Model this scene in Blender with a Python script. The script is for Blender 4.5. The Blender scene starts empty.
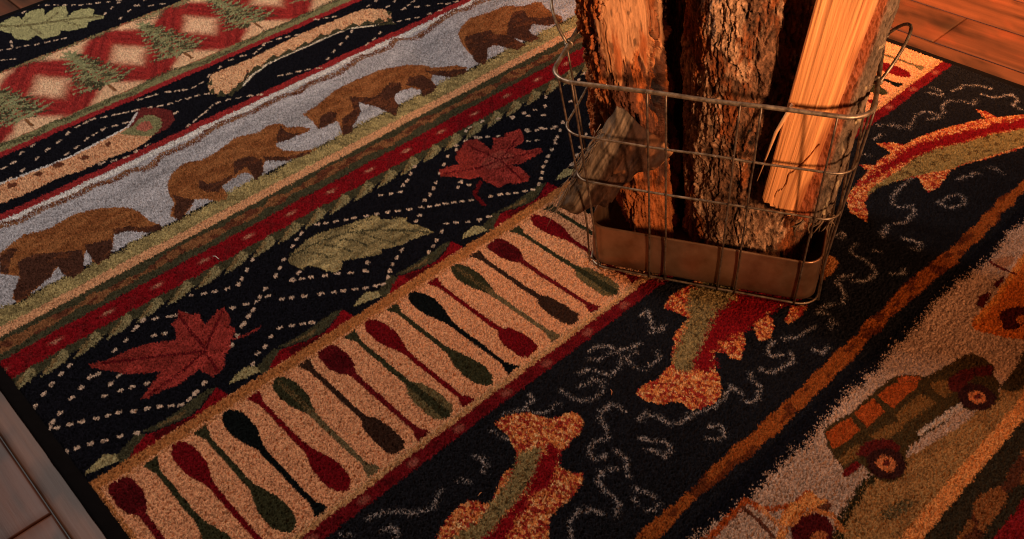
import bpy, bmesh, math
import numpy as np
from mathutils import Matrix, Vector

rng = np.random.default_rng(7)
scene = bpy.context.scene
COL = scene.collection
PI = math.pi

# ------------------------------------------------------------------ camera geometry (from vanishing points)
F_PX = 967.63
H = 1.2
RW = np.array([[0.72867005, -0.68252599, -0.05655282],
               [0.48482814, 0.45575452, 0.74647806],
               [-0.48371648, -0.57135461, 0.66300248]])     # world -> camera
OC = np.array([0, 0, H])


def ray(x, y):
    return RW.T @ np.array([(x - 512) / F_PX, -(y - 269.5) / F_PX, -1.0])


def P(x, y, z=0.0):
    d = ray(x, y)
    return (OC + (z - H) / d[2] * d)[:2]


# ------------------------------------------------------------------ noise
def hash3(i, j, k, seed):
    h = (i * 374761393 + j * 668265263 + k * 1274126177 + seed * 974711) & 0xFFFFFFFF
    h = ((h ^ (h >> 13)) * 1274126177) & 0xFFFFFFFF
    h = h ^ (h >> 16)
    return (h & 0xFFFFFF) / float(0xFFFFFF)


def vnoise(x, y, z=None, seed=0):
    x = np.asarray(x, float); y = np.asarray(y, float)
    z = np.zeros_like(x) if z is None else np.asarray(z, float) + np.zeros_like(x)
    i = np.floor(x).astype(np.int64); j = np.floor(y).astype(np.int64); k = np.floor(z).astype(np.int64)
    fx, fy, fz = x - i, y - j, z - k
    fx = fx * fx * (3 - 2 * fx); fy = fy * fy * (3 - 2 * fy); fz = fz * fz * (3 - 2 * fz)
    out = 0
    for a in (0, 1):
        for b in (0, 1):
            for c in (0, 1):
                w = (fx if a else 1 - fx) * (fy if b else 1 - fy) * (fz if c else 1 - fz)
                out = out + w * hash3(i + a, j + b, k + c, seed)
    return out * 2 - 1


def fbm(x, y, z=None, oct=4, seed=0, gain=.5):
    s, a, f, n = 0, 1.0, 1.0, 0
    for o in range(oct):
        s = s + a * vnoise(np.asarray(x) * f, np.asarray(y) * f, None if z is None else np.asarray(z) * f, seed + o * 17)
        n += a; a *= gain; f *= 2.03
    return s / n


def sstep(a, b, x):
    t = np.clip((x - a) / (b - a), 0, 1)
    return t * t * (3 - 2 * t)


# ------------------------------------------------------------------ object helpers
def tag(o, label=None, cat=None, group=None, kind=None):
    if label: o['label'] = label
    if cat: o['category'] = cat
    if group: o['group'] = group
    if kind: o['kind'] = kind
    return o


def empty(name, loc, label=None, cat=None, group=None):
    o = bpy.data.objects.new(name, None)
    o.empty_display_size = .05
    COL.objects.link(o); o.location = loc
    return tag(o, label, cat, group)


def mesh_obj(name, verts, faces, mat, parent=None, smooth=True, colors=None):
    me = bpy.data.meshes.new(name)
    verts = np.asarray(verts, dtype=np.float64)
    if parent is not None:
        verts = verts - np.array(parent.location)
    if isinstance(faces, np.ndarray) and faces.ndim == 2:
        nf, w = faces.shape
        me.vertices.add(len(verts)); me.vertices.foreach_set('co', verts.astype(np.float32).ravel())
        me.loops.add(nf * w); me.loops.foreach_set('vertex_index', faces.astype(np.int32).ravel())
        me.polygons.add(nf); me.polygons.foreach_set('loop_start', np.arange(0, nf * w, w, dtype=np.int32))
        me.polygons.foreach_set('loop_total', np.full(nf, w, dtype=np.int32))
        me.update(calc_edges=True)
    else:
        me.from_pydata([tuple(v) for v in verts], [], [tuple(int(i) for i in f) for f in faces])
    me.polygons.foreach_set('use_smooth', np.full(len(me.polygons), smooth, dtype=bool))
    if colors is not None:
        ca = me.color_attributes.new('Col', 'FLOAT_COLOR', 'POINT')
        c4 = np.ones((len(verts), 4), dtype=np.float32); c4[:, :3] = colors
        ca.data.foreach_set('color', c4.ravel())
    me.materials.append(mat)
    me.validate()
    o = bpy.data.objects.new(name, me); COL.objects.link(o)
    if parent is not None:
        o.parent = parent
    return o


def grid_faces(nu, nv, wrap=False):
    u = np.arange(nu if wrap else nu - 1); v = np.arange(nv - 1)
    U, V = np.meshgrid(u, v, indexing='ij')
    U2 = (U + 1) % nu
    return np.stack([U * nv + V, U2 * nv + V, U2 * nv + V + 1, U * nv + V + 1], -1).reshape(-1, 4)


class MB:
    def __init__(s): s.v = []; s.f = []; s.c = []

    def add(s, v, f, c=None):
        n = len(s.v)
        s.v += [tuple(p) for p in v]; s.f += [tuple(int(i) + n for i in q) for q in f]
        if c is not None: s.c += [c] * len(v)

    def tube(s, pts, r, closed=False, n=8, cap=True):
        pts = [Vector(p) for p in pts]; N = len(pts)
        rings = []; up = None
        for i, p in enumerate(pts):
            if closed: t = pts[(i + 1) % N] - pts[i - 1]
            else: t = pts[min(i + 1, N - 1)] - pts[max(i - 1, 0)]
            t.normalize()
            if up is None:
                up = Vector((0, 0, 1)) if abs(t.z) < .9 else Vector((1, 0, 0))
            a = (up - t * up.dot(t)).normalized(); up = a; b = t.cross(a)
            rr = r[i] if hasattr(r, '__len__') else r
            rings.append([p + (a * math.cos(2 * PI * k / n) + b * math.sin(2 * PI * k / n)) * rr for k in range(n)])
        v = [q for R in rings for q in R]; f = []
        M = N if closed else N - 1
        for i in range(M):
            j = (i + 1) % N
            for k in range(n):
                l = (k + 1) % n
                f.append((i * n + k, i * n + l, j * n + l, j * n + k))
        if cap and not closed:
            f.append(tuple(range(n))[::-1]); f.append(tuple((N - 1) * n + k for k in range(n)))
        s.add(v, f)

    def build(s, name, mat, parent=None, smooth=True):
        return mesh_obj(name, s.v, s.f, mat, parent, smooth, np.array(s.c) if s.c else None)


# ------------------------------------------------------------------ materials
def new_mat(name):
    m = bpy.data.materials.new(name); m.use_nodes = True
    nt = m.node_tree; nt.nodes.clear()
    out = nt.nodes.new('ShaderNodeOutputMaterial'); b = nt.nodes.new('ShaderNodeBsdfPrincipled')
    nt.links.new(b.outputs[0], out.inputs[0])
    return m, nt, b


def N(nt, t, **k):
    n = nt.nodes.new(t)
    for a, v in k.items():
        if a in n.inputs: n.inputs[a].default_value = v
        else: setattr(n, a, v)
    return n


def mat_attr(name, rough, spec=.3, bump_scale=None, bump_str=.3, bump_dist=.001, stretch=(1, 1, 1), var=.0, sheen=0, coat=0):
    """colour from the mesh's own colour attribute, with fine procedural variation and bump"""
    m, nt, b = new_mat(name)
    at = N(nt, 'ShaderNodeAttribute', attribute_name='Col')
    tc = N(nt, 'ShaderNodeTexCoord'); mp = N(nt, 'ShaderNodeMapping'); mp.inputs['Scale'].default_value = stretch
    nt.links.new(tc.outputs['Object'], mp.inputs[0])
    src = at.outputs['Color']
    if bump_scale:
        nz = N(nt, 'ShaderNodeTexNoise', Scale=bump_scale, Detail=6.0, Roughness=.65)
        nt.links.new(mp.outputs[0], nz.inputs['Vector'])
        bp = N(nt, 'ShaderNodeBump', Strength=bump_str, Distance=bump_dist)
        nt.links.new(nz.outputs[0], bp.inputs['Height']); nt.links.new(bp.outputs[0], b.inputs['Normal'])
        if var:
            mr = N(nt, 'ShaderNodeMapRange'); mr.inputs['From Min'].default_value = .3; mr.inputs['From Max'].default_value = .7
            mr.inputs['To Min'].default_value = 1 - var; mr.inputs['To Max'].default_value = 1 + var
            nt.links.new(nz.outputs[0], mr.inputs[0])
            mx = N(nt, 'ShaderNodeVectorMath', operation='SCALE')
            nt.links.new(src, mx.inputs[0]); nt.links.new(mr.outputs[0], mx.inputs['Scale'])
            src = mx.outputs[0]
    nt.links.new(src, b.inputs['Base Color'])
    b.inputs['Roughness'].default_value = rough
    b.inputs['Specular IOR Level'].default_value = spec
    if sheen: b.inputs['Sheen Weight'].default_value = sheen; b.inputs['Sheen Roughness'].default_value = .5
    if coat: b.inputs['Coat Weight'].default_value = coat; b.inputs['Coat Roughness'].default_value = .25
    return m


M_PILE = mat_attr('wool_pile', 1.0, .03, 1600, .6, .0012, var=.06)
M_BIND = mat_attr('rug_binding', 1.0, .04, 700, .5, .001, var=.2)
M_FLOOR = mat_attr('stained_planks', .50, .24, 60, .25, .002, (1, .05, 1), var=.22)
M_BARK = mat_attr('rough_bark', .9, .2, 260, .9, .003, (1, 1, .6), var=.45)
M_PEEL = mat_attr('peeled_log', .75, .25, 160, .7, .0025, (1, 1, .25), var=.3)
M_SPLIT = mat_attr('split_wood', .7, .28, 420, .45, .0012, (1, 1, .03), var=.14)


def mat_metal(name, c1, c2, rough, scale=60, metal=.9):
    m, nt, b = new_mat(name)
    tc = N(nt, 'ShaderNodeTexCoord')
    nz = N(nt, 'ShaderNodeTexNoise', Scale=float(scale), Detail=5.0, Roughness=.6)
    nt.links.new(tc.outputs['Object'], nz.inputs['Vector'])
    cr = N(nt, 'ShaderNodeValToRGB')
    cr.color_ramp.elements[0].position = .35; cr.color_ramp.elements[0].color = (*c1, 1)
    cr.color_ramp.elements[1].position = .68; cr.color_ramp.elements[1].color = (*c2, 1)
    nt.links.new(nz.outputs[0], cr.inputs[0]); nt.links.new(cr.outputs[0], b.inputs['Base Color'])
    mr = N(nt, 'ShaderNodeMapRange'); mr.inputs['To Min'].default_value = rough - .1; mr.inputs['To Max'].default_value = rough + .12
    nt.links.new(nz.outputs[0], mr.inputs[0]); nt.links.new(mr.outputs[0], b.inputs['Roughness'])
    bp = N(nt, 'ShaderNodeBump', Strength=.15, Distance=.001)
    nt.links.new(nz.outputs[0], bp.inputs['Height']); nt.links.new(bp.outputs[0], b.inputs['Normal'])
    b.inputs['Metallic'].default_value = metal
    return m


M_WIRE = mat_metal('aged_wire', (.13, .085, .055), (.40, .30, .21), .46, 90, .75)
M_WIRE2 = mat_metal('dark_wire', (.07, .042, .028), (.25, .17, .12), .5, 90, .7)
M_TRAY = mat_metal('rust_and_reflection_metal', (.25, .115, .058), (.46, .26, .155), .38, 15, .78)  # rust plus brown reflections of rug and wood, put into the colour

# ------------------------------------------------------------------ THE RUG: colours woven into a dense pile mesh
RX0, RX1, RY0, RY1 = .084, 2.078, -.30, 2.872
xs = np.arange(RX0, RX1 + .001, .00155)
ys = [RY0]
while ys[-1] < RY1:
    y = ys[-1]; ys.append(y + .00145 + .0014 * max(0, min(1, (y - .8) / 2.0)))
ys = np.array(ys)
NX, NY = len(xs), len(ys)
GX, GY = np.meshgrid(xs, ys, indexing='ij')
JX = rng.normal(0, 1, (NX, NY)); JY = rng.normal(0, 1, (NX, NY))
# ragged tuft edges: the sampling point of each tuft wanders a little (most across the rows)
lowx = vnoise(GX * 260, GY * 90, seed=3); lowy = vnoise(GX * 300, GY * 70, seed=5)
QX = GX + JX * .0006 + lowx * .0008
QY = GY + JY * .0012 + lowy * .0019
IMG = np.zeros((NX, NY, 3), dtype=np.float64)
R1 = rng.random((NX, NY)); R2 = rng.random((NX, NY))

C = dict(navy=(.006, .006, .009), cream=(.64, .285, .140), tan=(.38, .145, .045), red=(.185, .0055, .009), dred=(.060, .003, .005),
         rose=(.33, .10, .07), ool=(.30, .25, .12), ood=(.050, .046, .024), grn=(.032, .031, .014), blk=(.0045, .006, .006),
         bear=(.235, .088, .030), beard=(.060, .024, .015), grass=(.30, .235, .100), grey=(.345, .335, .355), lgrey=(.56, .54, .52),
         orange=(.56, .285, .145), brown=(.20, .085, .035), forange=(.60, .205, .060), folive=(.23, .165, .068), beige=(.42, .265, .180),
         rust=(.33, .062, .012), car=(.175, .080, .022), cardk=(.026, .019, .007), road=(.30, .150, .050), tree=(.22, .23, .115),
         dash=(.52, .38, .28), maple=(.255, .026, .020), wine=(.095, .006, .008), pbrown=(.035, .016, .010), swirl=(.34, .28, .25),
         dbrown=(.11, .035, .018), green2=(.19, .18, .085), lodge=(.30, .10, .055), lodger=(.28, .025, .022))


def bbox(x0, x1, y0, y1, pad=.012):
    i0 = max(0, np.searchsorted(xs, x0 - pad)); i1 = min(NX, np.searchsorted(xs, x1 + pad))
    j0 = max(0, np.searchsorted(ys, y0 - pad)); j1 = min(NY, np.searchsorted(ys, y1 + pad))
    return slice(i0, i1), slice(j0, j1)


def put(sl, mask, c, a=1.0):
    c = np.array(C[c] if isinstance(c, str) else c)
    if np.isscalar(a): IMG[sl][mask] = IMG[sl][mask] * (1 - a) + c * a
    else: IMG[sl][mask] = IMG[sl][mask] * (1 - a[mask][:, None]) + c * a[mask][:, None]


def inpoly(X, Y, pts):
    ins = np.zeros(X.shape, bool); n = len(pts)
    for i in range(n):
        x1, y1 = pts[i]; x2, y2 = pts[(i + 1) % n]
        if y1 == y2: continue
        c = ((y1 > Y) != (y2 > Y)) & (X < (x2 - x1) * (Y - y1) / (y2 - y1) + x1)
        ins ^= c
    return ins


def poly_w(pts, c, a=1.0, prob=1.0, rag=1.0):
    pts = np.array(pts, float)
    sl = bbox(pts[:, 0].min(), pts[:, 0].max(), pts[:, 1].min(), pts[:, 1].max())
    X = GX[sl] + (QX[sl] - GX[sl]) * rag; Y = GY[sl] + (QY[sl] - GY[sl]) * rag
    m = inpoly(X, Y, pts)
    if prob < 1: m &= R1[sl] < prob
    put(sl, m, c, a)


def px(s):
    v = [float(q) for q in s.replace(',', ' ').split()]
    return [tuple(P(v[i], v[i + 1])) for i in range(0, len(v), 2)]


def poly(s, c, a=1.0, prob=1.0, rag=1.0):
    poly_w(px(s), c, a, prob, rag)


def line_w(pts, w, c, prob=1.0, a=1.0, rag=1.0, taper=None):
    for k in range(len(pts) - 1):
        (x1, y1), (x2, y2) = pts[k], pts[k + 1]
        sl = bbox(min(x1, x2) - w, max(x1, x2) + w, min(y1, y2) - w, max(y1, y2) + w)
        X = GX[sl] + (QX[sl] - GX[sl]) * rag; Y = GY[sl] + (QY[sl] - GY[sl]) * rag
        L2 = (x2 - x1) ** 2 + (y2 - y1) ** 2 + 1e-12
        t = np.clip(((X - x1) * (x2 - x1) + (Y - y1) * (y2 - y1)) / L2, 0, 1)
        d = np.hypot(X - x1 - t * (x2 - x1), Y - y1 - t * (y2 - y1))
        ww = w / 2 if taper is None else (taper[0] + (taper[1] - taper[0]) * (k + t) / (len(pts) - 1)) / 2
        m = d < ww
        if prob < 1: m &= R1[sl] < prob
        put(sl, m, c, a)


def line(s, w, c, prob=1.0, a=1.0, rag=1.0, taper=None):
    line_w(px(s), w, c, prob, a, rag, taper)


def band(y0, y1, c, wob=0.0, prob=1.0):
    sl = bbox(RX0, RX1, min(y0, y1), max(y0, y1), .03)
    Y = QY[sl] + wob * vnoise(GX[sl] * 25, GX[sl] * 0 + y0 * 13, seed=9)
    m = (Y >= min(y0, y1)) & (Y < max(y0, y1))
    if prob < 1: m &= R1[sl] < prob
    put(sl, m, c)


def ell(x, y, rx, ry, c, a=1.0, prob=1.0, ang=0.0, soft=0):
    rr = max(rx, ry); sl = bbox(x - rr, x + rr, y - rr, y + rr)
    dx, dy = QX[sl] - x, QY[sl] - y
    ca, sa = math.cos(ang), math.sin(ang)
    d = np.hypot((dx * ca + dy * sa) / rx, (-dx * sa + dy * ca) / ry)
    m = d < 1
    if prob < 1: m &= R1[sl] < prob
    if soft: put(sl, m, c, a * (1 - sstep(1 - soft, 1, d)))
    else: put(sl, m, c, a)


# ---- bands, far side first
IMG[:] = C['navy']
band(2.167, 2.56, 'lodge')
# lodge blanket: crossing dark red diagonals round cream diamonds
sl = bbox(RX0, RX1, 2.215, 2.548, 0)
LX0 = .445
px_, py_ = QX[sl], QY[sl]
per = .2125
vv = (py_ - 2.215) / .333
for sgn in (1, -1):
    ph = (px_ - LX0) / per + sgn * (vv - .5)
    dd = np.abs(ph - np.round(ph))
    w = 1 - sstep(.14, .33, dd)
    IMG[sl] = IMG[sl] * (1 - w[..., None]) + np.array(C['lodger']) * w[..., None]
    w2 = (1 - sstep(.0, .06, np.abs(dd - .07))) * .5
    IMG[sl] = IMG[sl] * (1 - w2[..., None]) + np.array((.10, .012, .012)) * w2[..., None]
ph1 = (px_ - LX0) / per; a1 = np.abs(ph1 - .5 - np.round(ph1 - .5)); dia = a1 * 2 + np.abs(vv - .5) * 2.1
w = 1 - sstep(.22, .66, dia + .05 * vnoise(px_ * 60, py_ * 60, seed=2))
IMG[sl] = IMG[sl] * (1 - w[..., None]) + np.array((.70, .43, .27)) * w[..., None]
for vc in (0.0, 1.0):
    dia = np.abs(ph1 - np.round(ph1)) * 1.5 + np.abs(vv - vc) * 2.3
    w = 1 - sstep(.40, .66, dia + .05 * vnoise(px_ * 60, py_ * 60, seed=4))
    IMG[sl] = IMG[sl] * (1 - w[..., None]) + np.array((.64, .40, .24)) * w[..., None]
band(2.545, 2.575, 'green2', .018, .75); band(2.535, 2.555, 'ood', .03, .35); band(2.56, RY1, 'navy')
# pine trees woven over it
for cx_ in np.arange(LX0 - per, 2.1, per):
    for k in range(12):
        yy = 2.520 - k * .0205; hw = .008 + .0052 * k + (.006 if k % 2 else 0)
        for s_ in (-1, 1):
            for q in range(4):
                x2 = cx_ + s_ * hw * (.35 + .25 * q + .12 * rng.random()); y2 = yy - .024 + .010 * q + .006 * rng.random()
                line_w([(cx_, yy - .002 * q), (x2, y2)], .0085, ['tree', 'tree', 'green2'][int(rng.random() * 3)], taper=(.013, .005))
    line_w([(cx_, 2.275), (cx_, 2.238)], .008, 'brown')
    for q in range(95):
        x2 = cx_ + rng.normal(0, .035); y2 = 2.275 + rng.random() * .225
        if abs(x2 - cx_) < (2.525 - y2) * .30: line_w([(x2, y2), (x2 + .016 * (1 if x2 > cx_ else -1), y2 - .010)], .005, 'ood', .9)
band(2.181, 2.213, 'green2', .004); band(2.196, 2.213, 'ood', .02, .55); band(2.16, 2.181, (.26, .02, .022), .002)
band(1.94, 2.16, 'navy'); band(1.921, 1.945, (.25, .022, .022), .003)
band(1.65, 1.921, 'grey'); band(1.902, 1.921, 'lgrey', .004)
band(1.880, 1.901, 'brown', .022, .8); band(1.884, 1.897, 'dbrown', .040, .6)
# river: soft light streaks
sl = bbox(RX0, RX1, 1.60, 1.878, 0)
n = fbm(GX[sl] * 9, GY[sl] * 45, oct=3, seed=21)
m = (GY[sl] < 1.876); f_ = (1 + .35 * n)[..., None]
IMG[sl] = np.where(m[..., None] & (IMG[sl][..., 2:3] > .3), IMG[sl] * f_, IMG[sl])
# river bank grass with upright blades
sl = bbox(RX0, RX1, 1.575, 1.70, 0)
top = 1.648 + .008 * vnoise(QX[sl] * 16, QX[sl] * 0, seed=31) + .006 * vnoise(QX[sl] * 120, QX[sl] * 0, seed=32) + .016 * (R1[sl] - .5)
m = (QY[sl] < top) & (QY[sl] > 1.575)
g = .92 + .30 * vnoise(QX[sl] * 90 + QY[sl] * 60, QY[sl] * 40, seed=33) + .22 * vnoise(QX[sl] * 230, QY[sl] * 90, seed=34)
g = g * (.72 + .56 * R2[sl])
IMG[sl] = np.where(m[..., None], np.array(C['grass']) * np.clip(g, .3, 1.6)[..., None], IMG[sl])

# ---- bears walking along the bank
def shift(pts, dx): return [(x + dx, y) for x, y in pts]


B1 = "0 253 23 235 50 228 77 213 100 208 127 207 140 212 150 221 160 224 162 230 147 233 127 230 114 234 113 249 110 258 98 265 92 262 92 254 87 250 84 258 84 270 74 278 66 275 58 266 52 276 38 288 24 300 18 303 12 299 16 286 20 277 8 275 0 274"
poly(B1, 'bear')
for s in ("18 262 33 254 54 253 82 250 84 260 84 271 74 278 63 275 57 265 50 278 36 288 22 301 14 300 14 290 20 278",
          "0 256 8 249 18 248 10 262 8 274 0 272", "85 245 111 239 113 249 110 258 97 265 92 258 87 252",
          "113 230 128 226 142 227 150 226 160 224 162 230 147 233 127 231 116 235"): poly(s, 'beard')
B2 = "167 185 171 176 178 168 185 163 203 160 220 150 235 138 260 132 268 126 281 124 289 128 300 127 311 129 309 132 298 136 285 139 276 144 277 147 285 151 304 151 318 149 309 154 287 160 270 160 264 164 264 172 256 180 251 175 245 172 230 181 222 187 228 195 226 200 219 202 204 199 195 200 191 208 180 220 170 216 174 203 169 193"
poly(B2, 'bear')
for s in ("199 189 199 180 208 184 219 182 234 174 234 161 249 156 262 160 264 172 256 181 247 167 241 170 230 180 221 187 208 190",
          "172 194 184 198 195 200 189 209 180 220 174 216 176 202", "281 126 287 133 294 134 302 133 292 139 278 143 276 139",
          "263 157 287 157 309 152 311 154 287 161 265 161", "198 187 222 187 219 192 205 192"): poly(s, 'beard')
B3 = "303 115 316 107 336 90 356 80 379 70 406 65 423 65 433 68 456 66 467 68 466 73 453 78 433 75 431 79 437 87 433 93 423 97 421 90 412 88 399 92 394 97 399 107 396 117 389 113 376 107 359 103 361 113 353 127 352 133 343 136 339 123 336 122 326 127 319 130 313 122"
poly(B3, 'bear')
for s in ("350 97 372 98 379 95 389 83 399 82 403 85 399 92 394 97 399 107 396 117 389 113 376 107 359 103 361 113 353 127 352 133 343 136 342 120 354 110",
          "409 77 422 75 430 80 437 87 433 93 423 97 420 88 412 86 406 85", "425 71 445 71 466 69 466 73 453 78 433 75",
          "321 116 330 112 337 114 336 121 326 127 318 130 320 122"): poly(s, 'beard')
B4 = "458 35 461 27 470 18 481 15 493 11 506 6 524 6 535 2 542 3 546 8 554 14 561 16 563 22 550 26 533 24 529 30 532 34 541 38 530 42 518 39 513 37 521 42 526 45 518 50 507 48 496 45 487 49 488 57 485 65 476 63 472 56 463 46"
B4D = ["465 37 478 33 491 30 494 34 507 35 508 24 513 12 524 10 528 17 540 18 554 16 563 20 550 26 534 24 529 30 532 34 541 38 530 42 518 39 513 37 521 42 526 45 518 50 507 48 496 45 487 49 488 57 485 65 476 63 472 56 465 44"]
for k in range(3):
    poly_w(shift(px(B4), .398 * k), 'bear')
    for s in B4D: poly_w(shift(px(s), .398 * k), 'beard')
poly("524 8 533 5 541 7 547 12 535 13 527 15", 'bear')

bc = np.array(C['bear']); bdk = np.array(C['beard'])
sl = bbox(RX0, RX1, 1.60, 1.87, 0)
nn = fbm(QX[sl] * 30, QY[sl] * 75, oct=4, seed=37, gain=.6)
m = np.abs(IMG[sl] - bc).sum(-1) < .01
put(sl, m & (nn < -.12), (.150, .048, .016), .55); put(sl, m & (nn > .16), (.30, .125, .045), .5)
m = np.abs(IMG[sl] - bdk).sum(-1) < .01
put(sl, m & (nn > .2), (.11, .038, .018))

# ---- orange line, camouflage line, dark red band, scallops
band(1.576, 1.602, 'orange', .001)
band(1.514, 1.576, 'ood', .0015)
sl = bbox(RX0, RX1, 1.52, 1.57, 0)
cam_ = np.abs(QY[sl] - 1.547 - .006 * vnoise(QX[sl] * 13, QX[sl] * 0, seed=41)) < (.011 + .007 * vnoise(QX[sl] * 32, QX[sl] * 0, seed=42))
put(sl, cam_, 'brown'); put(sl, cam_ & (vnoise(QX[sl] * 60, QY[sl] * 90, seed=43) > .25), 'dbrown')
band(1.459, 1.514, 'red', .0015)
for k in range(-1, 21):
    x = .181 + .1003 * k
    ell(x, 1.489, .022, .009, 'rose', .55, soft=.8); ell(x, 1.489, .010, .004, (.45, .25, .15), .6, prob=.7)
    line_w([(x + .03, 1.512), (x + .055, 1.489), (x + .03, 1.464)], .008, (.13, .008, .010), a=.7)
    line_w([(x + .075, 1.512), (x + .05, 1.489), (x + .075, 1.464)], .006, (.15, .008, .010), a=.6)
band(1.437, 1.460, 'ood', .003)
for k in range(-5, 30):
    x = .36 + .0612 * k
    poly_w([(x - .056, 1.424), (x - .034, 1.438), (x + .006, 1.463), (x + .020, 1.459), (x + .015, 1.440), (x - .008, 1.428), (x - .03, 1.424)], (.235, .195, .095), prob=.9)
    poly_w([(x - .050, 1.428), (x - .030, 1.441), (x - .006, 1.455), (x - .012, 1.442), (x - .030, 1.431)], (.20, .13, .055), prob=.8)
    poly_w([(x + .004, 1.462), (x + .022, 1.462), (x + .020, 1.444), (x + .006, 1.436), (x + .010, 1.450)], 'ood')

# ---- motif between the leaf band and the paddles (period .26 m)
MOTIF = (("126 461 133 449 146 434 153 432 175 424 195 414 202 407 210 397 217 388 228 395 231 403 228 410 210 420 190 432 160 446", 'red', 1),
         ("152 434 172 426 194 416 197 420 175 430 156 440", 'dred', .9),
         ("141 432 165 420 185 406 208 390 217 387 208 398 199 408 193 414 175 423 153 431", 'ood', 1),
         ("152 428 170 419 186 410 182 417 165 424", (.15, .095, .04), .8),
         ("116 455 124 447 137 433 146 434 136 446 127 461 119 463", 'ood', 1),
         ("84 475 92 465 104 455 116 454 120 461 112 464 102 468", 'ool', 1))
for k in range(-1, 8):
    for q_, c_, a_ in MOTIF: poly_w([(x + .2600 * k, y) for x, y in px(q_)], c_, a_, rag=.7)

# ---- paddle strip
band(.83, 1.148, 'cream'); band(1.125, 1.148, 'tan', .002); band(.83, .841, (.45, .235, .10), .002)
band(1.117, 1.123, 'tan', 0, .5); band(.84, .848, (.5, .28, .14), 0, .45)
band(.806, .831, (.135, .006, .009), .002)
for k in range(42):
    x = .12 + .0485 * k + .01 * rng.random()
    ell(x, .818, .014, .010, 'rose' if k % 2 else 'dred', .6, soft=.6)
line_w([(RX0 + .006, .84), (RX0 + .006, 1.13)], .010, 'tan', .8)


def paddle(x, top, col, kind='oval', shaft=None):
    yt, yb = 1.122, .846
    if not top: yt, yb = .850, 1.119
    s = 1 if yt > yb else -1
    L = {'oval': .112, 'square': .085, 'wide': .100, 'brown': .096}[kind]; W = {'oval': .0195, 'square': .0215, 'wide': .0215, 'brown': .0180}[kind]
    w = lambda t: (x + dx_ * t, 0)
    if kind == 'square': prof = [(0, .55), (.12, .92), (.55, 1), (.8, .75), (1, .25)]
    elif kind in ('wide', 'brown'): prof = [(0, .45), (.12, .95), (.5, 1), (.85, .75), (1, .22)]
    else: prof = [(0, .25), (.07, .6), (.2, .92), (.4, 1), (.62, .88), (.82, .55), (1, .25)]
    Lp = [(x - W * q, yt - s * L * t) for t, q in prof]; Rp = [(x + W * q, yt - s * L * t) for t, q in prof]
    poly_w(Lp + Rp[::-1], col)
    sh = shaft or col
    line_w([(x, yt - s * L * .9), (x - .001, (yt + yb) / 2), (x, yb + s * .004)], .0095, sh, taper=(.0115, .0085))
    if kind != 'wide' or True:
        poly_w([(x - .013, yb - s * .001), (x + .013, yb - s * .001), (x + .010, yb + s * .009), (x + .0055, yb + s * .022), (x - .0055, yb + s * .022), (x - .010, yb + s * .009)], sh)
    return x, yt, s, L, W


XK = (.07, .120, .175, .221, .264, .313, .364, .411, .465, .509, .562, .603, .656, .703, .752, .806, .857, .904, .961, 1.013, 1.056)
for k in range(0, 42):
    x = XK[k] if k < len(XK) else .858 + .0503 * (k - 16)
    if x > RX1 - .02: break
    t = k % 8
    if k == 0: continue
    if t == 1: paddle(x, True, (.10, .006, .008), 'square', (.12, .007, .009)); poly_w([(x - .018, 1.10), (x + .018, 1.10), (x + .016, 1.05), (x - .016, 1.05)], 'dred', .8)
    elif t == 2:
        if k == 2: paddle(x, False, 'grn')
        else:
            q = paddle(x, False, (.115, .085, .036), 'wide', 'grn'); poly_w([(x - .012, .86), (x + .012, .86), (x + .012, .90), (x - .012, .90)], (.115, .085, .036))
            line_w([(x, .855), (x, 1.0)], .014, 'grn', taper=(.016, .008))
    elif t == 3: paddle(x, True, (.135, .004, .007))
    elif t == 4: paddle(x, False, 'grn')
    elif t == 5: paddle(x, True, 'blk')
    elif t == 6: paddle(x, False, (.135, .004, .007), 'square' if k == 14 else 'oval')
    elif t == 7:
        paddle(x, True, 'grn', 'oval', (.13, .095, .045)); line_w([(x, 1.11), (x, 1.02)], .010, (.12, .075, .03), .55)
    else: paddle(x, False, 'pbrown', 'brown')

# ---- leaf band: dashes
def dashes(s, w=.0070, L=.0064):
    v = px(s)
    if v[0][1] > 1.9: w, L = .0058, .015
    for i, (x, y) in enumerate(v):
        a, b = v[max(i - 1, 0)], v[min(i + 1, len(v) - 1)]
        # dashes follow the line they are part of, kinked lines keep the nearer neighbour
        nb = [q for q in (v[i - 1] if i else None, v[i + 1] if i < len(v) - 1 else None) if q]
        q = min(nb, key=lambda p: (p[0] - x) ** 2 + (p[1] - y) ** 2) if nb else (x + .01, y)
        dx, dy = q[0] - x, q[1] - y; d = math.hypot(dx, dy) or 1; dx, dy = dx / d, dy / d
        if d > .03 and len(nb) == 2: dx, dy = dx, dy
        line_w([(x - dx * L * .35, y - dy * L * .35), (x + dx * L * .35, y + dy * L * .35)], w, 'dash', .97, rag=.7)


def dash_path(s, step=.0245, w=.0062, L=.0125):
    v = px(s)
    for i in range(len(v) - 1):
        (x1, y1), (x2, y2) = v[i], v[i + 1]
        D = math.hypot(x2 - x1, y2 - y1); n = max(1, round(D / step)); dx, dy = (x2 - x1) / D, (y2 - y1) / D
        for k in range(n + (1 if i == len(v) - 2 else 0)):
            x, y = x1 + (x2 - x1) * k / n, y1 + (y2 - y1) * k / n
            line_w([(x - dx * L * .35, y - dy * L * .35), (x + dx * L * .35, y + dy * L * .35)], w, 'dash', .93, rag=1.3)


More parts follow.
